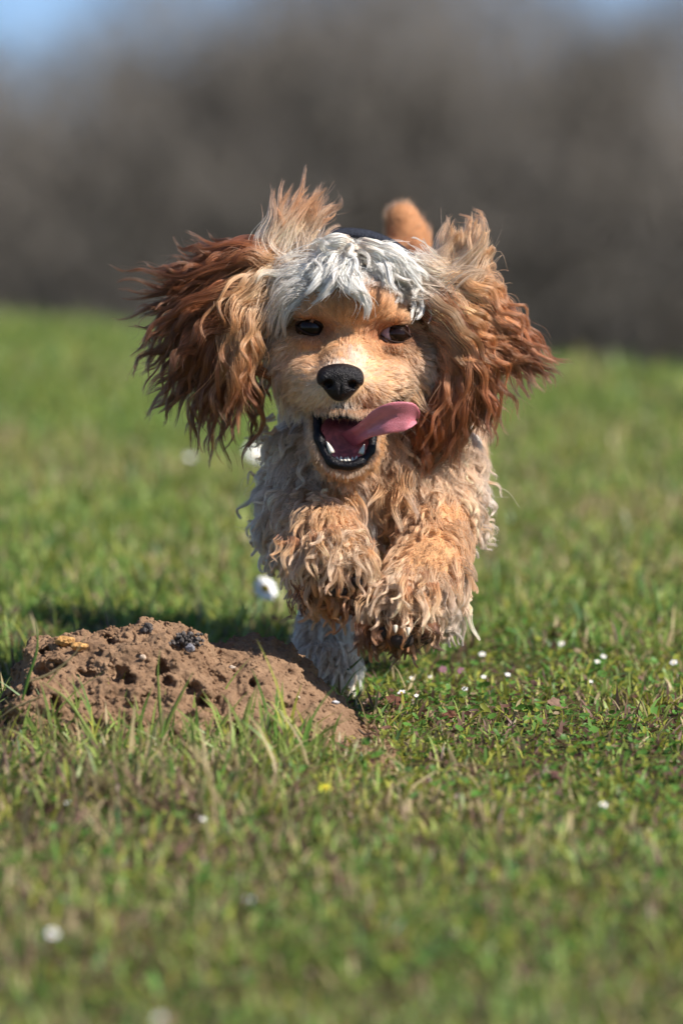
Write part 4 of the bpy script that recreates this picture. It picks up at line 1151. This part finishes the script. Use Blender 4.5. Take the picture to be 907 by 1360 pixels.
# nose
NOSE = simple_mat('nose_leather', (0.008, 0.005, 0.006), 0.33, 0.35, bump=.7, bscale=1000)
g = Grid((412, 472, -135), (492, 545, -60), 1.0)
g.ell((452, 497, -88), (29, 14.5, 22), 8)
g.ell((434, 503, -93), (13.5, 14, 15), 6); g.ell((470, 504, -93), (13.5, 14, 15), 6)
g.ell((452, 512, -94), (20, 18, 15), 8)
g.ell((452, 521, -88), (14, 11, 14), 8)
g.ell((436, 510, -108), (6.0, 5.0, 11), 4, sub=True); g.ell((468, 511, -108), (6.0, 5.0, 11), 4, sub=True)
g.ell((427, 514, -104), (6, 2.6, 14), 4, sub=True); g.ell((477, 515, -104), (6, 2.6, 14), 4, sub=True)
g.ell((452, 522, -112), (1.3, 14, 6), 3, sub=True)
v, q = g.mesh(); mesh_obj('nose', P(v), q, NOSE, dog)

# eyes
EYE = simple_mat('eye_dark', (0.014, 0.006, 0.004), 0.16, 0.25)
SCL = simple_mat('eye_white', (0.45, 0.30, 0.32), 0.2, 0.5)
LID = simple_mat('eyelid', (0.035, 0.018, 0.013), 0.8, 0.2, bump=.5, bscale=900)
def ball(c, r_, nu=28, nv=18, sq=(1, 1, 1)):
    V = []; F = []
    for i in range(nv + 1):
        a = math.pi * i / nv
        for j in range(nu):
            b = 2 * math.pi * j / nu
            V.append((c[0] + r_ * sq[0] * math.sin(a) * math.cos(b), c[1] + r_ * sq[1] * math.sin(a) * math.sin(b), c[2] + r_ * sq[2] * math.cos(a)))
    for i in range(nv):
        for j in range(nu):
            F.append((i * nu + j, i * nu + (j + 1) % nu, (i + 1) * nu + (j + 1) % nu, (i + 1) * nu + j))
    return np.array(V), F
for (ex, ey, ew, rx, white) in ((413, 435, 13, 18, False), (523.5, 444.5, 19, 20, True)):
    if white:
        v, f = ball((ex, ey, ew), 21.0); eo = mesh_obj('eye', P(v), f, SCL, dog)
        v, f = ball((ex + 3.4, ey - 1, ew - 6.3), 17.0); mesh_obj('iris', P(v), f, EYE, eo)
    else:
        v, f = ball((ex, ey, ew), 21.0); eo = mesh_obj('eye', P(v), f, EYE, dog)
    th = np.linspace(0, 2 * math.pi, 33)
    for (name, a0_, a1_) in (('eyelid', 0, math.pi), ('eyelid', math.pi, 2 * math.pi)):
        up_ = 1 if a0_ == 0 else -1
        q_ = np.linspace(-1, 1, 18); x = ex + (rx + 2.5) * q_
        y = ey - up_ * (11.5 if up_ > 0 else 9.5) * (1 - np.abs(q_) ** 2.2) * (1 - .2 * q_ * up_) + (x - ex) * 0.15
        w = ew - np.sqrt(np.maximum(22.5 ** 2 - (x - ex) ** 2 - (y - ey) ** 2, 20))
        rd = 2.2 if a0_ == 0 else 1.3
        v, f = tube(np.stack([x, y, w], 1), rd * (0.6 + 0.5 * np.sin(np.linspace(0, math.pi, 18))), 8)
        mesh_obj(name, P(v), f, LID, dog)

# mouth
LIP = simple_mat('lip', (0.005, 0.004, 0.006), 0.42, 0.25, bump=.6, bscale=500)
GUM = simple_mat('mouth_lining', (0.22, 0.05, 0.065), 0.3, 0.5, noise=(150, .6, 1.3), coat=.5, bump=.4, bscale=500, attr=True)
TONGUE = simple_mat('tongue', (0.62, 0.19, 0.235), 0.36, 0.5, noise=(90, .85, 1.1), bump=.45, bscale=1900, sss=.2, coat=.6)
TOOTH = simple_mat('tooth', (0.62, 0.57, 0.48), 0.3, 0.5, coat=.2)
lipp = catmull([(420, 543, -44), (422, 568, -58), (428, 594, -70), (442, 613, -80), (461, 620, -84), (481, 612, -80), (493, 597, -72), (494, 580, -66), (504, 566, -60)], 40)
tt = np.linspace(0, 1, 40)
v, f = tube(lipp + np.stack([1.2 * np.sin(tt * 23), 1.0 * np.sin(tt * 17 + 1), 0 * tt], 1), 5.9 + 1.4 * np.sin(math.pi * tt) - 1.5 * tt + .8 * np.sin(tt * 31) + .5 * np.sin(tt * 57), 12)
v = v + (np.sin(np.arange(len(v)) * 1.7) * .35)[:, None]
mesh_obj('lower_lip', P(v), f, LIP, dog)
upl = catmull([(414, 543, -38), (428, 548, -62), (442, 552, -80), (455, 551, -88), (470, 553, -80), (488, 551, -62), (508, 543, -42), (528, 532, -20), (542, 522, 2)], 40)
v, f = tube(upl + np.array((0, 2.5, 6)), 2.0 + 1.0 * tt, 10)
mesh_obj('upper_lip', P(v), f, LIP, dog)
# lining: bowl inside the jaw
V = []; F = []; nu, nv = 30, 14
for i in range(nv + 1):
    a = math.pi * .5 * i / nv + 0.0
    for j in range(nu):
        b = 2 * math.pi * j / nu
        V.append((459 + 34.5 * math.cos(a) * math.cos(b), 579 + 34.5 * math.cos(a) * math.sin(b), -66 + 68 * math.sin(a)))
for i in range(nv):
    for j in range(nu):
        F.append((i * nu + j, (i + 1) * nu + j, (i + 1) * nu + (j + 1) % nu, i * nu + (j + 1) % nu))
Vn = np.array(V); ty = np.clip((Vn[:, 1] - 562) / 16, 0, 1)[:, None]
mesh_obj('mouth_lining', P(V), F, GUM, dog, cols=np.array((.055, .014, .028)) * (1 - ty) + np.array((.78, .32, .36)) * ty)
# tongue: lofted with a central groove
tc_ = catmull([(462, 583, -25), (475, 577, -62), (490, 568, -86), (505, 560, -98), (520, 554, -103), (536, 552, -101), (546, 554, -95), (552, 557, -89)], 36)
hw = np.interp(np.linspace(0, 1, 36), [0, .2, .38, .5, .62, .78, .90, .97, 1], [13, 12, 11.5, 13.5, 18, 22, 20, 12, 4])
tan = norm(np.gradient(tc_, axis=0))
wd = np.stack([np.interp(np.linspace(0, 1, 36), [0, .3, .6, 1], a) for a in ([.7, .55, -.1, -.1], [.6, .85, 1, 1], [0, .05, .35, .30])], 1)
wd = norm(wd - tan * (wd * tan).sum(1, keepdims=True)); nn = np.cross(tan, wd)
nn = np.where(nn[:, 2:3] > 0, -nn, nn)
V = []; ns = 20
for i in range(36):
    for j in range(ns):
        a = 2 * math.pi * j / ns
        cx, cy = math.cos(a), math.sin(a)
        groove = 4.2 * math.exp(-(cx / .22) ** 2) * (cy > 0) * math.sin(math.pi * min(1, i / 34))
        curl = (2.5 + 4.0 * i / 35) * cx * cx
        V.append(tc_[i] + wd[i] * hw[i] * cx + nn[i] * (4.6 * cy * (1 if i < 33 else .6) - groove + curl - 1.5))
F = []
for i in range(35):
    for j in range(ns):
        F.append((i * ns + j, i * ns + (j + 1) % ns, (i + 1) * ns + (j + 1) % ns, (i + 1) * ns + j))
F.append(tuple(range(ns))[::-1]); F.append(tuple(35 * ns + j for j in range(ns)))
mesh_obj('tongue', P(V), F, TONGUE, dog)
def tooth(c, d, L, r_):
    c = np.array(c, float); d = norm(np.array(d, float))
    pth = np.stack([c + d * L * t + np.array((0, 0, 1.5 * math.sin(t * 3))) for t in np.linspace(0, 1, 8)])
    v, f = tube(pth, r_ * np.array([1, 1.05, 1, .9, .75, .55, .32, .08]), 8)
    mesh_obj('tooth', P(v), f, TOOTH, dog)
tooth((441, 602, -78), (-.45, -1, 0), 18, 3.9); tooth((479, 603, -78), (.38, -1, 0), 14, 3.8)
for k in range(6):
    x = 448 + k * 5.0
    tooth((x, 612 + .6 * math.sin(k * .63) * 2, -79 + abs(k - 2.5)), (.15 * (k % 3 - 1), -1, -.1), 6.2 + .9 * (k % 2), 2.8)

# paw pads and claws
PAD = simple_mat('paw_pad', (0.030, 0.022, 0.020), 0.7, 0.3, noise=(120, .6, 1.6), bump=.6, bscale=500)
for (x, y, w, rx, ry, rz) in ((533, 849, -122, 17, 13, 14), (505, 840, -120, 12, 11, 12), (562, 847, -110, 11, 10, 12), (447, 785, -122, 15, 9, 12), (473, 773, -124, 9, 8, 10)):
    v, f = ball((x, y, w), 1, 18, 12, (rx, ry, rz)); mesh_obj('paw_pad', P(v), f, PAD, dog)
CLAW = simple_mat('claw', (0.60, 0.50, 0.38), 0.35, 0.5)
for (x, y, w) in ((525, 831, -152), (542, 834, -150)):
    v, f = tube(np.stack([np.array((x, y, w)) + np.array((0, 10 * t, -5 * t)) for t in np.linspace(0, 1, 6)]), np.array([3.2, 3.2, 3, 2.4, 1.6, .5]), 8)
    mesh_obj('claw', P(v), f, CLAW, dog)

# collar
COLM = simple_mat('collar_fabric', (0.020, 0.022, 0.030), 0.9, 0.15, noise=(700, .3, 3.0), bump=1.0, bscale=600)
c0 = np.array((468, 423, 118))
V = []; F = []
na_, = (72,)
for i in range(na_):
    a = 2 * math.pi * i / na_
    ctr = c0 + np.array((116 * math.cos(a), 114 * math.sin(a) + 6 * math.cos(a), -25 * math.sin(a)))
    rad_ = np.array((math.cos(a), math.sin(a), 0)); ax_ = norm(np.array((0, -.4, 1.0)))
    for (o1, o2) in ((-3, -9), (3, -10), (4.5, 0), (3, 10), (-3, 9), (-4, 0)):
        V.append(ctr + rad_ * o1 + ax_ * o2)
for i in range(na_):
    for j in range(6):
        F.append((i * 6 + j, ((i + 1) % na_) * 6 + j, ((i + 1) % na_) * 6 + (j + 1) % 6, i * 6 + (j + 1) % 6))
collar = mesh_obj('collar', P(V), F, COLM)
tag(collar, 'dark navy woven collar around the neck of the running dog', 'collar')

# ------------------------------------------------------------------ flowers, leaves, stones
PETAL = simple_mat('petal', (0.82, 0.82, 0.84), 0.6, 0.3)
DISC = simple_mat('flower_disc', (0.72, 0.45, 0.03), 0.8, 0.2, bump=.6, bscale=1500)
STEM = simple_mat('flower_stem', (0.10, 0.17, 0.04), 0.6, 0.3)
PURP = simple_mat('purple_petal', (0.26, 0.11, 0.17), 0.6, 0.3)

def ground_pt(px, py, lift):
    """point whose foot stands on the turf and whose head shows at px, py"""
    lo, hi = 3.2, 8.2
    for _ in range(50):
        m = (lo + hi) / 2
        x = (px - 453.5) * m / FPX
        zz = CAM_Z - (py - 680) * m / FPX
        if zz - float(terrain(x, m)) > lift: lo = m
        else: hi = m
        # nearer -> line of sight is higher above the rising ground
    return np.array((x, m, float(terrain(x, m))))

def flower(px, py, lift, R, label, name='daisy', npet=13, facing=(0.3, -0.5, 0.8), lean=(0, 0), pm=None, group=None, disc=True):
    base = ground_pt(px, py, lift)
    root = bpy.data.objects.new(name, None); COL.objects.link(root); root.location = Vector(base + np.array((lean[0], lean[1], 0)))
    tag(root, label, 'flower', group)
    off = np.array((lean[0], lean[1], 0))
    head = np.array((0, 0, lift)) - off
    path = catmull([np.array((0, 0, -.004)), head * .5 + off * .0 + np.array((0, 0, .002)), head], 8)
    v, f = tube(path, 0.0010 if lift > .02 else .0006, 6); mesh_obj('stem', v, f, STEM, root)
    n = norm(np.array(facing, float)); a = norm(np.cross(n, (0.1, 1, 0.2))); b = np.cross(n, a)
    prev = None
    for k in range(npet):
        an = 2 * math.pi * k / npet + random.uniform(-.05, .05)
        rd = math.cos(an) * a + math.sin(an) * b; td = -math.sin(an) * a + math.cos(an) * b
        wd_ = R * math.pi / npet * 1.15
        V = []
        for t, wf in ((.22, .45), (.5, .9), (.8, 1), (1.0, .45)):
            c = head + rd * R * t + n * (R * .10 * math.sin(t * 2.5))
            V += [c - td * wd_ * wf * .5, c + td * wd_ * wf * .5 + n * R * .02]
        V = np.array(V); V2 = V - n * R * .03
        VV = np.vstack([V, V2])
        F = []
        for i in range(3):
            F += [(2 * i, 2 * i + 1, 2 * i + 3, 2 * i + 2), (8 + 2 * i, 8 + 2 * i + 2, 8 + 2 * i + 3, 8 + 2 * i + 1)]
        mesh_obj('petal', VV, F, pm or PETAL, root)
    if disc:
        v, f = ball((0, 0, 0), R * .33, 12, 8)
        v = v * np.array((1, 1, .6))
        rot = np.stack([a, b, n], 1)
        mesh_obj('disc', v @ rot.T + head + n * R * .06, f, DISC, root)
    return root

DG = 'daisies in the meadow'
flower(352, 782, 0.042, 0.0130, 'white daisy with yellow centre left of the folded front paw', lean=(-.03, 0.0), facing=(.45, -.8, .45), group=DG)
flower(343, 601, 0.03, 0.0145, 'blurred white daisy at the dog\'s chest, left of the chin', facing=(.2, -.7, .7), group=DG)
flower(252, 607, 0.025, 0.0048, 'faint blurred white daisy under the left ear', facing=(.2, -.6, .8), group=DG)
SG = 'tiny white flowers in the turf'
for (x, y, R, lab) in (
  (640, 869, .0036, 'tiny white flower standing just right of the lifted paw'),
  (547, 901, .0030, 'tiny white flower directly below the lifted paw'),
  (533, 920, .0042, 'larger of the tiny white flowers, above the brown dead leaf'),
  (553, 924, .0026, 'tiny white flower touching the right side of a larger one'),
  (642, 899, .0028, 'tiny white flower beneath the one right of the paw'),
  (674, 896, .0030, 'tiny white flower beside straw, above the dark red leaf'),
  (617, 915, .0032, 'tiny white flower above a round green leaf'),
  (571, 899, .0022, 'tiniest white flower, beside the purple blossom'),
  (793, 879, .0030, 'lower flower of a blurred white pair on the right'),
  (801, 872, .0030, 'upper flower of a blurred white pair on the right'),
  (894, 880, .0042, 'blurred white flower at the right edge of the photo'),
  (745, 855, .0034, 'faint blurred white flower highest in the right turf'),
  (784, 905, .0024, 'faint white speck flower under the blurred pair'),
  (801, 1069, .0036, 'white flower alone in the lower right turf'),
  (270, 1088, .0026, 'white flower in the grass in front of the molehill'),
  (90, 1066, .0026, 'white flower at the far left in front of the molehill'),
  (70, 1240, .0050, 'large blurred white flower in the lower left corner'),
  (330, 1197, .0046, 'blurred white flower in the lower middle turf'),
  (212, 1352, .0040, 'blurred white flower at the very bottom edge')):
    flower(x, y, .012, R * .85, lab, 'small_white_flower', 5, (random.uniform(-.3, .3), -.6, .8), group=SG)
for (x, y, lab) in ((588, 889, 'left one of two purple blossoms under the right paw'), (612, 891, 'right one of two purple blossoms under the right paw')):
    flower(x, y, .012, .0036, lab, 'purple_blossom', 6, (0, -.8, .5), pm=PURP, group='purple blossoms', disc=False)
YEL = simple_mat('yellow_petal', (0.62, 0.60, 0.05), 0.6, 0.3)
flower(432, 1047, .012, .0055, 'yellow flower in front of the right foot of the molehill', 'yellow_flower', 8, (0, -.7, .7), pm=YEL, group=None)

def dead_leaf(px, py, L, W, rot, col, label, curl=.5):
    L *= .8; W *= .75
    b = ground_pt(px, py, 0.008)
    n, m = 12, 6; V = []
    for side_ in (0, 1):
        for i in range(n + 1):
            t = i / n
            for j in range(m + 1):
                s_ = j / m * 2 - 1
                wv = W * math.sin(math.pi * min(1, t * .94 + .04)) ** .8 * (1 + .12 * math.sin(t * 21))
                x = (t - .5) * L; y = s_ * wv
                z = curl * (s_ * s_) * wv * .8 + .15 * L * (t - .5) ** 2 * 4 * curl + .0006 * math.sin(9 * t + 4 * s_) - side_ * .0005 + (.0007 if j == m // 2 else 0)
                V.append((x, y, z))
    F = []
    for k in (0, 1):
        o = k * (n + 1) * (m + 1)
        for i in range(n):
            for j in range(m):
                q = (o + i * (m + 1) + j, o + (i + 1) * (m + 1) + j, o + (i + 1) * (m + 1) + j + 1, o + i * (m + 1) + j + 1)
                F.append(q if k == 0 else q[::-1])
    mt = simple_mat('dead_leaf', col, .75, .3, noise=(250, .6, 1.4), bump=.5, bscale=500)
    o = mesh_obj('dead_leaf', V, F, mt)
    o.location = Vector(b + np.array((0, 0, .008))); o.rotation_euler = (math.radians(38), math.radians(random.uniform(-20, 20)), rot)
    tag(o, label, 'leaf', 'dead leaves in the turf')
dead_leaf(524, 933, .028, .0085, .1, (.10, .035, .02), 'curled dark brown dead leaf right of the molehill, below white flowers')
dead_leaf(718, 908, .018, .007, 1.2, (.075, .03, .028), 'dark red dead leaf in the right turf beyond the paw')
dead_leaf(739, 938, .026, .010, .5, (.16, .095, .065), 'crumpled grey brown dead leaf right of the dark red one')
dead_leaf(738, 1031, .022, .0065, .9, (.085, .036, .028), 'reddish dead leaf lowest in the right turf')
dead_leaf(598, 951, .018, .0065, -.3, (.13, .05, .03), 'small brown dead leaf between the molehill and centre turf')
dead_leaf(895, 1028, .020, .008, .2, (.09, .045, .038), 'brown dead leaf at the right edge of the photo')
dead_leaf(243, 1130, .020, .007, .6, (.09, .045, .035), 'small red brown dead leaf in the lower left turf')

def surf_w(px, py):
    """depth of the molehill surface seen at a pixel"""
    m = (np.abs(hv[:, 0] - px) < 3.5) & (np.abs(hv[:, 1] - py) < 3.5)
    return hv[m][:, 2].min() if m.any() else -120.0
def crumbs(cent, rad, seed, stretch=(1, 1, 1)):
    r = np.random.default_rng(seed)
    b = np.array([(1, 0, 0), (-1, 0, 0), (0, 1, 0), (0, -1, 0), (0, 0, 1), (0, 0, -1), (.6, .6, .6), (-.6, .6, .6), (.6, -.6, .6), (-.6, -.6, .6), (.6, .6, -.6), (-.6, .6, -.6), (.6, -.6, -.6), (-.6, -.6, -.6)], float)
    b = norm(b)
    fs = []
    ax = [(0, 1), (1, 1)]
    quad = {4: (6, 7, 9, 8), 5: (11, 10, 12, 13), 0: (6, 8, 12, 10), 1: (9, 7, 11, 13), 2: (7, 6, 10, 11), 3: (8, 9, 13, 12)}
    for c, q in quad.items():
        for k in range(4): fs.append((c, q[k], q[(k + 1) % 4]))
    fs = np.array(fs); n = len(cent)
    V = cent[:, None] + rad[:, None, None] * b[None] * r.uniform(.6, 1.25, (n, 14, 1)) * np.array(stretch)
    F = (np.arange(n)[:, None, None] * 14 + fs[None]).reshape(-1, 3)
    return V.reshape(-1, 3), F
_r = np.random.default_rng(44)
hn = vert_normals(hv, hq)
cand = np.where((hv[:, 1] < yg(hv[:, 2]) + 2))[0]
ix = _r.choice(cand, 2600)
cr_ = np.minimum(1.0 + _r.gamma(1.6, .8, 2600), 5.5)
cc_ = hv[ix].copy()
spill = _r.uniform(0, 1, 2600) < .22
cc_[spill, 0] = _r.uniform(0, 525, spill.sum()); cc_[spill, 2] = _r.uniform(-330, -120, spill.sum()); cc_[spill, 1] = yg(cc_[spill, 2]) - 4
v, f = crumbs(cc_, cr_, 45)
tag(mesh_obj('soil_crumbs', P(v), f, soil, hill, smooth=False), kind='stuff')
def clod(px, py, rx, ry, n, col, label, seed, rr_=(2.2, 5)):
    w = surf_w(px, py + ry); r = np.random.default_rng(seed)
    c = r.normal(0, .42, (n, 3)).clip(-.9, .9) * np.array((rx, ry, rx * .7)) + np.array((px, py + 1.5, w + 4))
    v, f = crumbs(c, 1.0 + np.minimum(r.gamma(1.8, .75, n), 3.6), seed)
    o = mesh_obj('dark_clod', P(v), f, simple_mat('dark_clod', col, .9, .3, noise=(300, .4, 2.4), bump=.7, bscale=700), smooth=False)
    tag(o, label, 'clod')
def rock(name, px, py, rx, ry, rz, col, label, cat, seed, rough=.9, sink=.3):
    w = surf_w(px, min(py + ry * .8, 1000))
    v, f = ball((0, 0, 0), 1, 20, 14)
    nz = fbm(v[:, 0] * 1.6 + seed, v[:, 1] * 1.6, v[:, 2] * 1.6, 3, seed)[:, None]
    nz = nz + (.5 * (fbm(v[:, 0] * 5 + seed, v[:, 1] * 5, v[:, 2] * 5, 2, seed + 5)[:, None] - .5) if rx > 8 else 0)
    v = v * (.45 + 1.1 * nz) * np.array((rx, ry, rz)) + np.array((px, py, w + rz * sink))
    o = mesh_obj(name, P(v), f, simple_mat(name, col, rough, .3, noise=(400, .55, 1.6), bump=.7, bscale=500))
    tag(o, label, cat)
clod(244, 850, 28, 10, 260, (.070, .060, .056), 'crumbly blackish clod lying on the crest of the molehill', 3)
clod(195, 834, 8, 6, 60, (.065, .055, .052), 'small round dark clod on the highest point of the molehill', 4)
rock('bark_chip', 86, 852, 13, 6, 6, (.46, .25, .09), 'left of two orange bark chips on the molehill top', 'bark chip', 5)
rock('bark_chip', 106, 859, 12, 6, 6, (.46, .25, .09), 'right of two orange bark chips on the molehill top', 'bark chip', 6)
rock('pebble', 190, 873, 4, 3.4, 4, (.55, .42, .32), 'pale pebble in the upper face of the molehill', 'pebble', 7)
rock('pebble', 253, 861, 6, 5.5, 5, (.24, .23, .25), 'grey pebble just under the blackish clod', 'pebble', 8)
rock('pebble', 308, 886, 4.5, 2.2, 3, (.62, .5, .4), 'small pale flake stone right of the molehill centre', 'pebble', 9)
rock('pebble', 445, 933, 5, 2.6, 4, (.45, .44, .45), 'whitish flat pebble on the right shoulder of the molehill', 'pebble', 10)
rock('pebble', 396, 926, 2.6, 2, 3, (.6, .5, .4), 'tiny pale pebble at the shadow edge on the molehill', 'pebble', 11)

# bold single blades and twigs
def blade(pts, wdt, col, label, name='grass_blade', thick=.0005):
    p = catmull(pts, 14); Pm = P(p)
    tan = norm(np.gradient(Pm, axis=0)); sd = norm(np.cross(tan, (0.2, 1, 0.1)))
    t = np.linspace(0, 1, 14)
    w_ = (wdt * (np.minimum(1, .6 + 2 * t) * (1 - t ** 2.2) + .04))[:, None]
    nn = np.cross(tan, sd)
    V = np.stack([Pm - sd * w_, Pm + nn * w_ * .35, Pm + sd * w_, Pm + nn * (w_ * .35 + thick)], 1).reshape(-1, 3)
    F = []
    for i in range(13):
        for j in range(4):
            F.append((i * 4 + j, i * 4 + (j + 1) % 4, (i + 1) * 4 + (j + 1) % 4, (i + 1) * 4 + j))
    o = mesh_obj(name, V, F, BLADE, cols=np.repeat(col[None], len(V), 0))
    tag(o, label, 'grass blade' if name == 'grass_blade' else 'twig')
    return o
def wgy(py):   # depth whose turf shows at py
    return w_of(5800.0 / (py + 260))
blade([(432, 925, wgy(925) - 10), (445, 905, wgy(925) - 12), (468, 885, wgy(925) - 14), (488, 866, wgy(925) - 16)], .0016, G_DEEP * .8, 'dark green blade leaning right in front of the hind paw')
blade([(40, 905, -330), (70, 893, -335), (100, 868, -340), (117, 838, -345)], .0011, G_DRY, 'pale dry straw leaning across the left end of the molehill')
blade([(215, 975, -330), (212, 930, -335), (210, 890, -338), (213, 862, -338)], .0013, G_FRESH, 'upright green blade standing before the molehill centre')
blade([(215, 985, -330), (225, 955, -335), (242, 920, -340), (257, 892, -345)], .0020, G_FRESH, 'broad green blade leaning right before the molehill centre')
blade([(30, 930, -300), (38, 900, -305), (50, 860, -310), (48, 822, -312)], .0016, G_DEEP, 'dark green blade rising at the left end of the molehill')
blade([(55, 925, -310), (20, 940, -300), (5, 950, -290), (-8, 958, -280)], .0010, G_DRY, 'dry straw lying at the left edge of the photo')
blade([(140, 1010, -360), (120, 975, -365), (90, 930, -370), (55, 905, -370)], .0018, G_FRESH, 'broad green blade leaning left before the molehill')
blade([(475, 968, wgy(985)), (485, 975, wgy(985)), (500, 970, wgy(985))], .0010, np.array((.12, .08, .06)), 'short grey brown twig at the right foot of the molehill', 'twig')

# tufts of longer grass in front of the molehill
def tufts():
    r = np.random.default_rng(909)
    Vs = []; Fs = []; Cs = []
    N = 520
    px = r.uniform(-20, 420, N); gy = 965 + 26 * np.clip(px / 300, 0, 1.3) + r.normal(8, 14, N)
    d_ = 5800 / (gy + 260)
    base = np.stack([(px - 453.5) * d_ / FPX, d_, 0 * d_], 1); base[:, 2] = terrain(base[:, 0], base[:, 1])
    h = r.gamma(7, 1 / 7, N) * .036; az = r.normal(0.25, 1.0, N); ln = r.uniform(.2, 1.0, N); w_ = r.uniform(.0011, .0021, N)
    T = 7
    for i in range(N):
        dv = np.array((math.sin(az[i]), -.35 * math.cos(az[i]), 0)); sd = np.array((math.cos(az[i] * .5), .4, 0))
        t = np.linspace(0, 1, T)[:, None]
        c = base[i] + np.array((0, 0, 1)) * h[i] * (t - .28 * ln[i] * t * t) + dv * h[i] * ln[i] * t ** 1.8
        ww = w_[i] * (np.minimum(1, .6 + 2 * t) * (1 - t ** 2.4) + .03)
        b0 = len(Vs) * 0
        Vs.append(np.stack([c - sd * ww, c + sd * ww], 1).reshape(-1, 3))
        o = i * T * 2
        Fs += [(o + 2 * k, o + 2 * k + 1, o + 2 * k + 3, o + 2 * k + 2) for k in range(T - 1)]
        u = r.uniform(); cc = (G_FRESH if u < .55 else (G_DEEP * 1.2 if u < .8 else (G_YEL if u < .92 else G_DRY))) * r.uniform(.8, 1.25)
        Cs.append(np.repeat(cc[None], 2 * T, 0))
    o = mesh_obj('tall_grass', np.concatenate(Vs), Fs, BLADE, cols=np.concatenate(Cs))
    tag(o, 'taller green grass growing in front of the molehill', 'grass', kind='stuff')
tufts()
